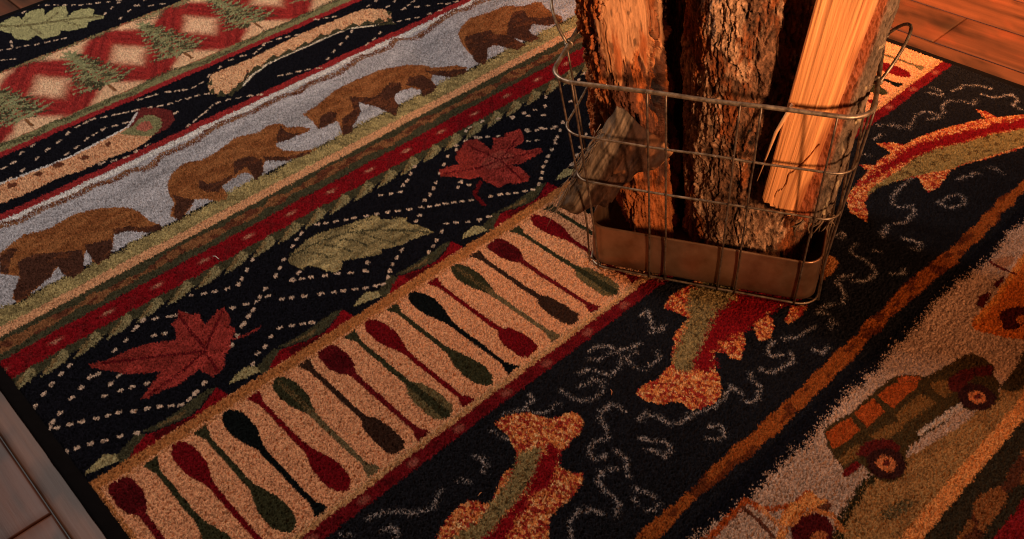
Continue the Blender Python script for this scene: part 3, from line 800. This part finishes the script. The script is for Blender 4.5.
bas = empty('wire_basket', tuple(W(0, .15, 0)), 'rectangular wire basket with sheet metal base tray, holding firewood on the rug', 'basket')


def hoop(name, z, rc, r, mat, wob=0.0):
    mb = MB(); pts = []
    base = rrect(z, rc)
    # extra points along the straights for slight bends
    full = []
    for i in range(len(base)):
        a, b = base[i], base[(i + 1) % len(base)]
        L = math.hypot(b[0] - a[0], b[1] - a[1]); n = max(1, int(L / .03))
        for k in range(n): full.append((a[0] + (b[0] - a[0]) * k / n, a[1] + (b[1] - a[1]) * k / n))
    for i, (s, t) in enumerate(full):
        w = wob * vnoise(np.array([s * 12.]), np.array([t * 12 + z * 30]), seed=111)[0]
        pts.append(W(s, t, z + w))
    mb.tube(pts, r, closed=True, n=8); return mb.build(name, mat, bas)


RZ = .41
hoop('rim', RZ, .042, .0038, M_WIRE, .0015)
hoop('hoop', .302, .034, .0021, M_WIRE, .0015)
hoop('hoop', .203, .030, .0021, M_WIRE, .0015)
hoop('base_ring', .0012, .035, .0021, M_WIRE)
# tray: floor + four walls with rounded corners, turned lip
tr = MB(); sec = []
zs = [.001, .008, .030, .055, .078, .090, .0945, .0955, .0935]
ins = [.010, .0045, .0035, .0032, .0032, .0030, .0022, .0045, .0055]
rings = [[W(s, t, z) for s, t in rrect(.05, .030, inset=i_)] for z, i_ in zip(zs, ins)]
zs2 = [.080, .040, .012, .0065]; rings += [[W(s, t, z) for s, t in rrect(.05, .033, inset=.0060)] for z in zs2]
v = [p for R_ in rings for p in R_]; n = len(rings[0]); f = []
for i in range(len(rings) - 1):
    for k in range(n): f.append((i * n + k, i * n + (k + 1) % n, (i + 1) * n + (k + 1) % n, (i + 1) * n + k))
f.append(tuple(range(n))[::-1]); f.append(tuple((len(rings) - 1) * n + k for k in range(n)))
tr.add(v, f); tray = tr.build('base_tray', M_TRAY, bas)
lip = MB(); lip.tube([W(s, t, .0935) for s, t in rrect(.05, .034, inset=.0012)], .0017, closed=True); lip.build('tray_lip', M_WIRE, tray)


def upright(side, a0, a1):
    """wire from the base ring up to the rim. side: f/b (a = s position), l/r (a = t position); a0 at base, a1 at rim"""
    mb = MB(); pts = []
    for z in np.linspace(.0005, RZ + .001, 12):
        q = z / RZ; a = a0 + (a1 - a0) * q; f = flare(z); o = .0022
        w = .0006 * vnoise(np.array([z * 20]), np.array([a * 50.]), seed=113)[0]
        if side == 'f': p = W(a + w + (0 if abs(a0) < .12 else lean(z)), -f - o, z)
        elif side == 'b': p = W(a + w + lean(z), .305 + f + o, z)
        elif side == 'l': p = W(-.207 - f - o + lean(z), a + w, z)
        else: p = W(.207 + f + o + lean(z), a + w, z)
        pts.append(p)
    inward = {'f': (0, .02), 'b': (0, -.02), 'l': (.02, 0), 'r': (-.02, 0)}[side]
    p0 = pts[0]; pts.insert(0, p0 + du * inward[0] + dv * inward[1] - np.array([0, 0, .001]))
    mb.tube(pts, .0019, n=6); mb.build('upright_wire', M_WIRE2, bas)


for a0, a1 in ((-.094, -.103), (-.065, -.074), (.031, .038), (.062, .069), (-.185, -.205), (.170, .196)):
    upright('f', a0, a1); upright('b', a0, a1)
for a0, a1 in ((.020, .010), (.075, .072), (.230, .235), (.285, .30)):
    upright('l', a0, a1); upright('r', a0, a1)

# handles: a bent wire loop on each short side, hooked round the rim
def handle(side):
    f = flare(RZ); s_ = (-.207 - f if side < 0 else .207 + f) + lean(RZ)
    out = side
    t0, t1 = .078, .226
    if side < 0: tip = (.045, .055); nar = .75
    else: tip = (.030, .052); nar = .62
    pts = []
    c = (t0 + t1) / 2; hw = (t1 - t0) / 2
    for k in range(25):
        a = PI * k / 24
        u_ = math.sin(a) ** .72; q = -math.cos(a)
        wdt = hw * (1 - (1 - nar) * u_)
        pts.append(W(s_ + out * (tip[0] * u_ + .003), c + wdt * q, RZ + tip[1] * u_))
    # eyes round the rim
    for (t, ii) in ((t0, 0), (t1, 1)):
        eye = [W(s_ + out * .0055 * math.cos(a), t, RZ + .0055 * math.sin(a)) for a in np.linspace(0, -1.6 * PI, 9)]
        pts = (eye[::-1] + pts) if ii == 0 else (pts + eye)
    mb = MB(); mb.tube(pts, .0027, n=8); mb.build('handle', M_WIRE, bas)


handle(-1); handle(1)


# ------------------------------------------------------------------ LOGS
def log_mesh(axis0, axis1, r0, r1, nth=260, nz=420, fn=None, seed=0, ell_=1.0):
    """axis0/axis1: bottom and top centre points (s,t,z). fn(theta, h, pts)->(displacement, colour)"""
    th = np.linspace(0, 2 * PI, nth, endpoint=False); h = np.linspace(0, 1, nz)
    TH, HH = np.meshgrid(th, h, indexing='ij')
    a0 = np.array(axis0); a1 = np.array(axis1); L = np.linalg.norm(a1 - a0)
    D, Cc = fn(TH, HH, L)
    R = (r0 + (r1 - r0) * HH) + D
    S = a0[0] + (a1[0] - a0[0]) * HH + R * np.cos(TH)
    T = a0[1] + (a1[1] - a0[1]) * HH + R * np.sin(TH) * ell_
    Z = a0[2] + (a1[2] - a0[2]) * HH
    V = MID + S[..., None] * du + T[..., None] * dv + Z[..., None] * np.array([0, 0, 1.])
    V = V.reshape(-1, 3); Fq = grid_faces(nth, nz, True)
    return V, Fq, Cc.reshape(-1, 3), nth, nz


def cap_log(V, Fq, Cc, nth, nz, endcol):
    """close both ends with ring-grained cut faces (triangulated as quads to the centre)"""
    extraV, extraF, extraC = [], [], []
    base = len(V)
    for e in (0, nz - 1):
        ring = np.array([k * nz + e for k in range(nth)]); c = V[ring].mean(0)
        prev = ring
        for q in (.8, .6, .4, .2, .03):
            vs = c + (V[ring] - c) * q; idx = base + np.arange(nth); base += nth
            extraV.append(vs); extraC.append(np.tile(np.array(endcol) * (.8 + .4 * rng.random()), (nth, 1)))
            for k in range(nth):
                l = (k + 1) % nth; quad = (prev[k], prev[l], idx[l], idx[k])
                extraF.append(quad if e else quad[::-1])
            prev = idx
    return np.concatenate([V] + extraV), np.concatenate([Fq, np.array(extraF)]), np.concatenate([Cc] + extraC)


BARKN = lambda X, Y, Z, s: fbm(X, Y, Z, oct=5, seed=s, gain=.55)


def fn_peeled(TH, HH, L):
    x, y, z = np.cos(TH), np.sin(TH), HH * L
    low = fbm(x * 1.1, y * 1.1, z * 3.0, oct=3, seed=201)
    grain = fbm(x * 24, y * 24, z * 12, oct=4, seed=202, gain=.62)
    mid = fbm(x * 3.2, y * 3.2, z * 16, oct=5, seed=203, gain=.6)
    fine = fbm(x * 26, y * 26, z * 80, oct=4, seed=208, gain=.65)
    ang = np.cos(TH - (-PI / 2 - 1.0))          # towards the left front
    edge = .365 - .03 * ang + .10 * fbm(x * 3.4, y * 3.4, z * 3.0, oct=5, seed=205, gain=.62)
    bark = 1 - sstep(-.004, .004, z - edge)
    flank = sstep(-.02, .05, ang - .62 + .55 * mid + .2 * fine)
    bark = np.maximum(bark, flank)
    plates = terrace(fbm(x * 5, y * 5, z * 20, oct=5, seed=209, gain=.6), 6, .3)
    skin = terrace(fbm(x * 3, y * 3, z * 7, oct=5, seed=210, gain=.6), 5, .25)      # thin layers still clinging to the wood
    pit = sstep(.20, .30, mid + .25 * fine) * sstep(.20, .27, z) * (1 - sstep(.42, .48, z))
    d = .012 * low + .0020 * grain + .008 * skin + bark * (.003 + .020 * plates + .004 * fine) - .016 * pit
    foot = (1 - sstep(.0, .17, z + .03 * mid)) * sstep(-.2, .7, np.cos(TH - PI))
    d -= .032 * foot
    streak = fbm(x * 12, y * 12, z * 2.6, oct=4, seed=206)
    lay = hash3((skin * 5).round().astype(np.int64), np.zeros(x.shape, np.int64), np.floor(z * 5 + 2 * low).astype(np.int64), 3)
    wood = np.array((.47, .215, .098)) * (.62 + .5 * lay + .55 * streak + .45 * grain)[..., None]
    org = sstep(.0, .35, fbm(x * 3, y * 3, z * 8, oct=4, seed=211) + .2 * fine)[..., None]
    wood = wood * (1 - org * np.array((.35, .62, .78)))
    knot = sstep(.40, .5, fbm(x * 13, y * 13, z * 34, oct=2, seed=212))[..., None]
    wood = wood * (1 - .6 * knot)
    dark = np.array((.085, .025, .010)) * (1 + 1.0 * fine + .8 * plates)[..., None]
    rust = np.array((.38, .095, .020)) * (1 + .8 * fine + .6 * plates)[..., None]
    w2 = sstep(-.05, .25, fbm(x * 4, y * 4, z * 13, oct=4, seed=207) + .3 * fine + .25 * flank)[..., None]
    bk = dark * (1 - w2 * .85) + rust * w2 * .85
    c = wood * (1 - bark[..., None]) + bk * bark[..., None]
    lipz = np.exp(-((z - edge) / .006) ** 2)[..., None] * .6      # torn pale lip along the bark edge
    c = c * (1 - lipz) + np.array((.62, .27, .11)) * (1 + .6 * fine)[..., None] * lipz
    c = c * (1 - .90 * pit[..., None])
    toe = (1 - sstep(.09, .14, z + .03 * mid))[..., None]
    c = c * (1 - toe) + np.array((.36, .10, .025)) * (.9 + .6 * streak + .5 * fine)[..., None] * toe
    return d, np.clip(c, .005, .9)


def terrace(p, n, soft=.22):
    q = p * n; f = np.floor(q); return (f + sstep(0, soft, q - f)) / n


def fn_bark(seed, lichen=.5, tint=(.135, .060, .030), plate=1.0):
    def fn(TH, HH, L):
        x, y, z = np.cos(TH), np.sin(TH), HH * L
        low = fbm(x * 1.2, y * 1.2, z * 4, oct=3, seed=seed)
        w1 = .35 * fbm(x * 4, y * 4, z * 14, oct=3, seed=seed + 9)
        r = fbm(x * 3.4 + w1, y * 3.4 + w1, z * 12 + w1, oct=5, seed=seed + 1, gain=.58)
        t1 = terrace(r, 7, .30)
        t2 = terrace(fbm(x * 9 + w1, y * 9, z * 34 + w1, oct=4, seed=seed + 7, gain=.6), 5, .3)
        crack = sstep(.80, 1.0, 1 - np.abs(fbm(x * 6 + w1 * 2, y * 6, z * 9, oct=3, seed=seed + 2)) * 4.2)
        fine = fbm(x * 30, y * 30, z * 95, oct=4, seed=seed + 3, gain=.66)
        d = .010 * low + plate * (.0095 * t1 + .0062 * t2 + .0034 * fine - .006 * crack)
        lev = hash3((t1 * 7).round().astype(np.int64), np.floor(x * 2.2 + 9).astype(np.int64), np.floor(z * 9 + w1 * 6).astype(np.int64), seed)
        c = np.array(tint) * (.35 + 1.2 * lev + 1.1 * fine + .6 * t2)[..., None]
        redd = sstep(-.22, .18, fbm(x * 3, y * 3, z * 9, oct=4, seed=seed + 4) + .25 * fine)[..., None]
        c = c * (1 - redd) + np.array((.21, .055, .014)) * (.8 + 1.2 * fine + .7 * t2)[..., None] * redd
        li = sstep(.0, .16, fbm(x * 2.6, y * 2.6, z * 8.5, oct=5, seed=seed + 5, gain=.62) - .20 + .25 * lichen)
        speck = sstep(-.12, .10, fbm(x * 20, y * 20, z * 70, oct=4, seed=seed + 6, gain=.7) + .2)
        li = (li * speck)[..., None]
        d = d + .0020 * li[..., 0]
        c = c * (1 - li) + np.array((.50, .27, .15)) * (.8 + 1.3 * fine)[..., None] * li
        under = sstep(.0, .22, np.abs((r * 7) - np.floor(r * 7)))          # darker along the plate edges
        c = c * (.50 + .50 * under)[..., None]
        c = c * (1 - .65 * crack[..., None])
        return d, np.clip(c, .004, .9)
    return fn


def make_log(name, label, ax0, ax1, r0, r1, fn, mat, endcol, ell_=1.0, nth=380, nz=620):
    e = empty(name, tuple(W(*ax0)), label, 'firewood', 'firewood standing in the wire basket')
    V, Fq, Cc, a, b = log_mesh(ax0, ax1, r0, r1, nth, nz, fn, ell_=ell_)
    V, Fq, Cc = cap_log(V, Fq, Cc, a, b, endcol)
    mesh_obj('trunk', V, Fq, mat, e, True, Cc)
    return e


# left peeled log
sT = solve(619, 0, .15); sB = solve(641, 180, .15)
dirn = [(sT[i] - sB[i]) / (sT[2] - sB[2]) for i in range(3)]
at = lambda z: (sT[0] + dirn[0] * (z - sT[2]), .15, z)
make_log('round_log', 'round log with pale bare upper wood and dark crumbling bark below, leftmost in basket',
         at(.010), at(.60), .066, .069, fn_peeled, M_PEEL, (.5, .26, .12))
# big bark log in the centre
make_log('bark_log', 'widest log, covered in rough dark bark with tan patches, in the centre of the basket',
         (.060, .162, .010), (.022, .176, .62), .117, .122, fn_bark(300, .86), M_BARK, (.45, .24, .11), nth=520, nz=760)
# dark thin log behind, seen in the gap
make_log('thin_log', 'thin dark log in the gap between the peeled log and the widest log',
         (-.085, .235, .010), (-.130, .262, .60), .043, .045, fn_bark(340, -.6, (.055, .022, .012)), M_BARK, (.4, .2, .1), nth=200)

# broken wood chunk sticking out through the left side wires
ck = empty('wood_chunk', tuple(W(*solve(612, 160, .05))), 'broken wedge of grey fibrous wood poking through the wires at the basket\'s left', 'firewood', 'firewood standing in the wire basket')
outl = [(618, 105, .045), (632, 117, .048), (646, 129, .050), (660, 141, .055), (672, 152, .060), (664, 163, .058), (652, 165, .055), (640, 172, .050), (630, 180, .048), (620, 189, .045), (612, 200, .040),
        (606, 206, .034), (592, 206, .026), (578, 213, .020), (568, 211, .018), (556, 207, .018), (563, 193, .022), (572, 178, .026), (583, 160, .032), (595, 140, .036), (606, 122, .040)]
NP_ = 40; NR = 70
O = np.array([solve(*p) for p in outl]); cen = O.mean(0)
per_ = []
m_ = len(O)
for i in range(m_):
    for q in np.linspace(0, 1, 12, endpoint=False):
        jag = .0035 * vnoise(np.array([(i + q) * 1.9]), np.array([3.]), seed=401)[0]
        p = O[i] * (1 - q) + O[(i + 1) % m_] * q; d_ = p - cen; d_ = d_ / (np.linalg.norm(d_) + 1e-9); per_.append(p + d_ * jag)
per_ = np.array(per_); K = len(per_)
rr = np.concatenate([[0.02], np.linspace(.08, 1, 44)])
axl = O[0] - O[15]; axl = axl / np.linalg.norm(axl)       # long axis of the fibres (runs to the lower left)
nrm = np.cross(axl, O[15] - O[9]); nrm /= np.linalg.norm(nrm)
if nrm[1] > 0: nrm = -nrm                                  # towards the front
cv, cc_, frs = [], [], []
lay = []
for side in (1, -1):
    pts = cen + (per_[:, None, :] - cen) * rr[None, :, None]
    al = (pts - cen) @ axl; cr = (pts - cen) @ np.cross(nrm, axl)
    fib = fbm(cr * 260, al * 16, pts[..., 2] * 0, oct=4, seed=402); lump = fbm(cr * 28, al * 22, pts[..., 2] * 0, oct=4, seed=403)
    thick = (.016 if side > 0 else .030) * (1 - rr[None, :] ** 5) + .001
    disp = thick + .0016 * fib + .013 * lump * (1 - rr[None, :] ** 6) + .0035 * fbm(cr * 90, al * 60, pts[..., 2] * 0, oct=3, seed=406) * (1 - rr[None, :] ** 8)
    pp = pts + side * nrm * disp[..., None]
    la, lb = np.array(solve(634, 118, .047)), np.array(solve(577, 208, .02)); lt2 = (lb - la)[[0, 2]] / np.linalg.norm((lb - la)[[0, 2]])
    left = sstep(-.006, .008, ((pts[..., 0] - la[0]) * lt2[1] - (pts[..., 2] - la[2]) * lt2[0]) * 1.0 + .006 * lump)   # the weathered flank along the left edge
    grey = np.array((.125, .085, .056)) * (1 + 1.5 * fib)[..., None]
    brn = np.array((.036, .013, .006)) * (1 + .9 * fib + 1.0 * lump)[..., None]
    org = sstep(.42, .5, lump)[..., None] * .25
    brn = brn * (1 - org) + np.array((.36, .12, .035)) * org
    lf = left[..., None]
    c = grey * lf + brn * (1 - lf)
    rimm = (sstep(.93, 1.0, rr)[None, :] * (sstep(-.2, .4, vnoise(np.arange(K) * .17, np.zeros(K), seed=405)))[:, None])[..., None] * (1 - lf)
    c = c * (1 - rimm * .7) + np.array((.62, .26, .10)) * rimm * .7
    n0 = sum(len(a) for a in cv); cv.append(pp.reshape(-1, 3)); cc_.append(c.reshape(-1, 3))
    fq = grid_faces(K, len(rr), True) + n0
    frs.append(fq if side > 0 else fq[:, ::-1]); lay.append(n0)
n1, n2 = lay; e_ = len(rr) - 1
frs.append(np.array([(n1 + k * len(rr) + e_, n2 + k * len(rr) + e_, n2 + ((k + 1) % K) * len(rr) + e_, n1 + ((k + 1) % K) * len(rr) + e_) for k in range(K)])[:, ::-1])
CV = np.concatenate(cv); CVW = MID + CV[:, :1] * du + CV[:, 1:2] * dv + CV[:, 2:3] * np.array([0, 0, 1.])
mesh_obj('broken_wood', CVW, np.concatenate(frs), M_PEEL, ck, True, np.clip(np.concatenate(cc_), .006, .8))
# loose fibres along its lower left end
fb_ = MB(); frng = np.random.default_rng(5)
for k in range(90):
    q = frng.random(); a = np.array(solve(556 + 48 * q + frng.normal(0, 3), 207 - 80 * q + frng.normal(0, 3), .014 + .02 * q))
    b = a - axl * (.014 + .03 * frng.random()) + frng.normal(0, .004, 3)
    mid_ = (a + b) / 2 + frng.normal(0, .002, 3)
    fb_.tube([W(*a), W(*mid_), W(*b)], [.0007, .0006, .0003], n=4)
mfib, nt_, b_ = new_mat('grey_fibre'); b_.inputs['Base Color'].default_value = (.20, .13, .08, 1); b_.inputs['Roughness'].default_value = .9
fb_.build('loose_fibres', mfib, ck)

# split billet leaning to the right
bi = empty('split_log', tuple(W(*solve(780, 206, .04))), 'bright orange split log, flat grained face, bark down its right side, rightmost in basket', 'firewood', 'firewood standing in the wire basket')
Lb, Rb, Kb = np.array(solve(762, 198, .016)), np.array(solve(797, 217, .020)), np.array(solve(828, 221, .050))
Lt, Rt, Kt = np.array(solve(816, 0, .014)), np.array(solve(879, 0, .020)), np.array(solve(900, 0, .055))
ext = 1.28
Lt, Rt, Kt = Lb + (Lt - Lb) * ext, Rb + (Rt - Rb) * ext, Kb + (Kt - Kb) * ext
Bb = (Lb + Kb) / 2 + np.array([.0, .055, .01]); Bt = (Lt + Kt) / 2 + np.array([.0, .055, 0.])
NS = 480
segs = [(Lb, Lt, Rb, Rt, 110, 'face'), (Rb, Rt, Kb, Kt, 70, 'bark'), (Kb, Kt, Bb, Bt, 30, 'bark'), (Bb, Bt, Lb, Lt, 30, 'side')]
PV, PC = [], []
hh = np.linspace(0, 1, NS)
for (a0, a1, b0, b1, n_, kind) in segs:
    for k in range(n_):
        q = k / n_
        p0 = a0 * (1 - q) + b0 * q; p1 = a1 * (1 - q) + b1 * q
        ln = p0[None] * (1 - hh[:, None]) + p1[None] * hh[:, None]
        up_ = (a1 - a0) / np.linalg.norm(a1 - a0)
        no = np.cross(b0 - a0, up_); no = no / np.linalg.norm(no)
        z = hh * .46; qq = q * np.linalg.norm(b0 - a0)
        Q = np.full(NS, qq)
        if kind == 'face':
            big = fbm(Q * 60, z * 2.2, np.zeros(NS), oct=3, seed=501); gr = fbm(Q * 420, z * 5, np.zeros(NS), oct=4, seed=502)
            step_ = sstep(.0, .02, (q - (1.02 - .62 * (1 - sstep(.0, .30, z)))) * .1)     # a torn split running to the foot
            crack = np.exp(-((q - (.30 + .55 * np.clip(z / .135, 0, 1) ** 1.4 + .05 * vnoise(z * 45, z * 0, seed=506) + .01 * gr)) / .010) ** 2) * (z < .135) * (z > .014)
            disp = .0030 * big + .0011 * gr - .006 * crack + .004 * math.sin(PI * q)
            c = np.array((.68, .27, .092))[None] * (1 + .30 * big + .36 * gr)[:, None]
            lt_ = sstep(.15, .5, fbm(Q * 150, z * 1.6, np.zeros(NS), oct=3, seed=503))[:, None]
            c = c * (1 - .5 * lt_) + np.array((.86, .46, .20)) * .5 * lt_
            dk_ = sstep(.2, .55, fbm(Q * 190 + 7, z * 2.4, np.zeros(NS), oct=3, seed=504))[:, None]
            c = c * (1 - .42 * dk_ * np.array((.7, 1, 1)))
            c = c * (1 - .8 * crack[:, None])
            rd = sstep(.86, 1.0, q + .10 * vnoise(z * 22, Q * 0, seed=505))[:, None]
            c = c * (1 - .72 * rd) + np.array((.28, .06, .014)) * .72 * rd
        elif kind == 'bark':
            z3 = z + .7 * q; mid = fbm(Q * 55, z * 34, np.zeros(NS), oct=5, seed=511, gain=.6); fi = fbm(Q * 240, z * 120, np.zeros(NS), oct=4, seed=512)
            disp = .008 * math.sin(PI * min(1, q + .02)) + .0075 * mid + .003 * fi
            c = np.array((.125, .078, .048))[None] * (1 + .8 * fi + .6 * mid)[:, None]
            if b0 is Kb:
                rd = (1 - sstep(.18, .42, q + .18 * mid))[:, None]
                c = c * (1 - rd) + np.array((.24, .055, .016)) * (1 + .5 * fi)[:, None] * rd
                gl = sstep(.25, .5, fbm(Q * 90, z * 60, np.zeros(NS), oct=3, seed=513)) * sstep(.45, .8, q)
                c = c * (1 - gl[:, None]) + np.array((.42, .30, .17)) * gl[:, None]
        else:
            disp = .003 * fbm(Q * 60, z * 8, np.zeros(NS), oct=4, seed=520)
            c = np.array((.40, .15, .05))[None] * (1 + .4 * fbm(Q * 200, z * 6, np.zeros(NS), oct=3, seed=521))[:, None]
        edge_end = 0
        ln = ln + no[None] * disp[:, None]
        rag = .006 * vnoise(np.array([(q + len(PV) * .0) * 9. + len(PV) * .21]), np.array([1.]), seed=530)[0]
        ln[:, 2] += rag * (1 - hh) ** 8
        PV.append(ln); PC.append(c)
PV = np.array(PV); PC = np.array(PC); nu = len(PV)
Vb = PV.reshape(-1, 3); Fb = grid_faces(nu, NS, True)
Vc, Fc_, Cc_ = cap_log(Vb, Fb, np.clip(PC.reshape(-1, 3), .006, .9), nu, NS, (.42, .18, .07))
Vw = MID + Vc[:, :1] * du + Vc[:, 1:2] * dv + Vc[:, 2:3] * np.array([0, 0, 1.])
# separate meshes: the split wood and the bark share one closed trunk
mesh_obj('split_trunk', Vw, Fc_[:, ::-1], M_SPLIT, bi, True, Cc_)
# thin splinter standing off the left edge
sp = MB()
sa, sb, sc = np.array(solve(793, 104, .012)), np.array(solve(776, 132, .004)), np.array(solve(757, 181, -.002))
sp.tube([W(*sa), W(*((sa + sb) / 2)), W(*sb), W(*sc)], [.0036, .0034, .0028, .0006], n=5)
m_spl, nt_, b_ = new_mat('pale_splinter')
tc_ = N(nt_, 'ShaderNodeTexCoord'); nz_ = N(nt_, 'ShaderNodeTexNoise', Scale=200.0, Detail=4.0); nt_.links.new(tc_.outputs['Object'], nz_.inputs['Vector'])
cr_ = N(nt_, 'ShaderNodeValToRGB'); cr_.color_ramp.elements[0].color = (.45, .18, .06, 1); cr_.color_ramp.elements[1].color = (.80, .42, .19, 1)
nt_.links.new(nz_.outputs[0], cr_.inputs[0]); nt_.links.new(cr_.outputs[0], b_.inputs['Base Color']); b_.inputs['Roughness'].default_value = .7
sp.build('splinter', m_spl, bi)
# pale torn strip at the top of its bark, shreds under its foot
ts = MB()
for (x0, y0, x1, y1, r_) in ((897, -8, 886, 14, .0045), (893, -10, 889, 8, .004)):
    a = np.array(solve(x0, y0, .050)); b = np.array(solve(x1, y1, .044)); ts.tube([W(*a), W(*((a + b) / 2 + [0, -.003, 0])), W(*b)], [r_, r_, r_ * .3], n=5)
pst, nt_, b_ = new_mat('pale_inner_bark'); b_.inputs['Base Color'].default_value = (.75, .62, .48, 1); b_.inputs['Roughness'].default_value = .75
ts.build('torn_strip', pst, bi)
sh = MB(); srng = np.random.default_rng(8)
for k in range(13):
    x = 800 + srng.random() * 34; y = 214 + srng.random() * 8
    a = np.array(solve(x, y, .03 + .02 * srng.random())); pts = [a]
    dx_ = np.array([srng.normal(-.3, .5), srng.normal(0, .3), -1.0]); dx_ /= np.linalg.norm(dx_)
    for q in range(4):
        dx_ = dx_ + srng.normal(0, .25, 3); dx_ /= np.linalg.norm(dx_); pts.append(pts[-1] + dx_ * (.005 + .006 * srng.random()))
    sh.tube([W(*p) for p in pts], [.0022, .002, .0016, .0012, .0005], n=4)
shm, nt_, b_ = new_mat('bark_shreds'); b_.inputs['Base Color'].default_value = (.16, .095, .05, 1); b_.inputs['Roughness'].default_value = .9
sh.build('bark_shreds', shm, bi)

# ------------------------------------------------------------------ small litter on the rug
def litter(name, label, cat, ptsxy, r_, colr):
    m, nt, b = new_mat(name); b.inputs['Base Color'].default_value = (*colr, 1); b.inputs['Roughness'].default_value = .8
    mb = MB(); mb.tube([(*P(x, y), .0022 + .0012 * (k % 2)) for k, (x, y) in enumerate(ptsxy)], r_, n=5)
    return tag(mb.build(name, m), label, cat)


litter('thread_bit', 'tiny white bit of thread lying on the dark red stripe of the rug', 'thread', [(213, 257), (216, 257.5), (218, 259), (219.5, 260.5)], .0008, (.75, .70, .62))
litter('wood_sliver', 'small pale wood sliver lying on the black rug left of the nearest trout', 'sliver', [(478, 497), (480.5, 494.5), (482, 493)], [.0004, .0010, .0004], (.55, .26, .10))
litter('wood_sliver', 'small orange wood sliver lying on the black rug between the two lower trout', 'sliver', [(610.5, 390), (612, 393), (611.5, 396)], [.0004, .0009, .0004], (.50, .18, .06))

# ------------------------------------------------------------------ LIGHT
def area(name, loc, target, size, power, col, shape='DISK', size_y=None):
    l = bpy.data.lights.new(name, 'AREA'); l.energy = power; l.color = col; l.shape = shape; l.size = size
    if size_y: l.size_y = size_y
    o = bpy.data.objects.new(name, l); COL.objects.link(o); o.location = loc
    d = Vector(target) - Vector(loc); o.rotation_euler = d.to_track_quat('-Z', 'Y').to_euler()
    return o


area('window_light', (.55, 3.95, 3.5), (.8, 1.1, 0), .62, 116, (1.0, .88, .80))
lm = area('warm_room_lamp', (.42, -1.35, 1.10), (1.19, .86, .52), .20, 4.5, (1.0, .56, .29)); lm.data.spread = math.radians(38)
lm = area('warm_floor_fill', (3.0, .45, 2.1), (2.62, 1.12, 0), .3, 24, (1.0, .38, .11)); lm.data.spread = math.radians(54)  # added fill, unseen source, turns the far right boards orange
lm = area('warm_rug_fill', (1.9, -.95, 1.5), (1.25, .15, 0), .35, 4.2, (1.0, .40, .15)); lm.data.spread = math.radians(95)  # added fill that warms the lower right rug and the basket's shadow
w = bpy.data.worlds.new('World'); scene.world = w; w.use_nodes = True
bg = w.node_tree.nodes['Background']; bg.inputs[0].default_value = (1.0, .48, .27, 1); bg.inputs[1].default_value = .045
# ------------------------------------------------------------------ CAMERA
cam = bpy.data.cameras.new('Camera'); co = bpy.data.objects.new('Camera', cam); COL.objects.link(co)
cam.sensor_width = 36; cam.lens = F_PX / 1024 * 36; cam.clip_start = .02; cam.clip_end = 50
Mx = Matrix(RW.T.tolist()).to_4x4(); Mx.translation = Vector((0, 0, H)); co.matrix_world = Mx
scene.camera = co
scene.cycles.pixel_filter_type = 'BLACKMAN_HARRIS'; scene.cycles.filter_width = 1.1
scene.view_settings.view_transform = 'Standard'; scene.view_settings.look = 'None'
scene.view_settings.exposure = 0; scene.view_settings.gamma = 1
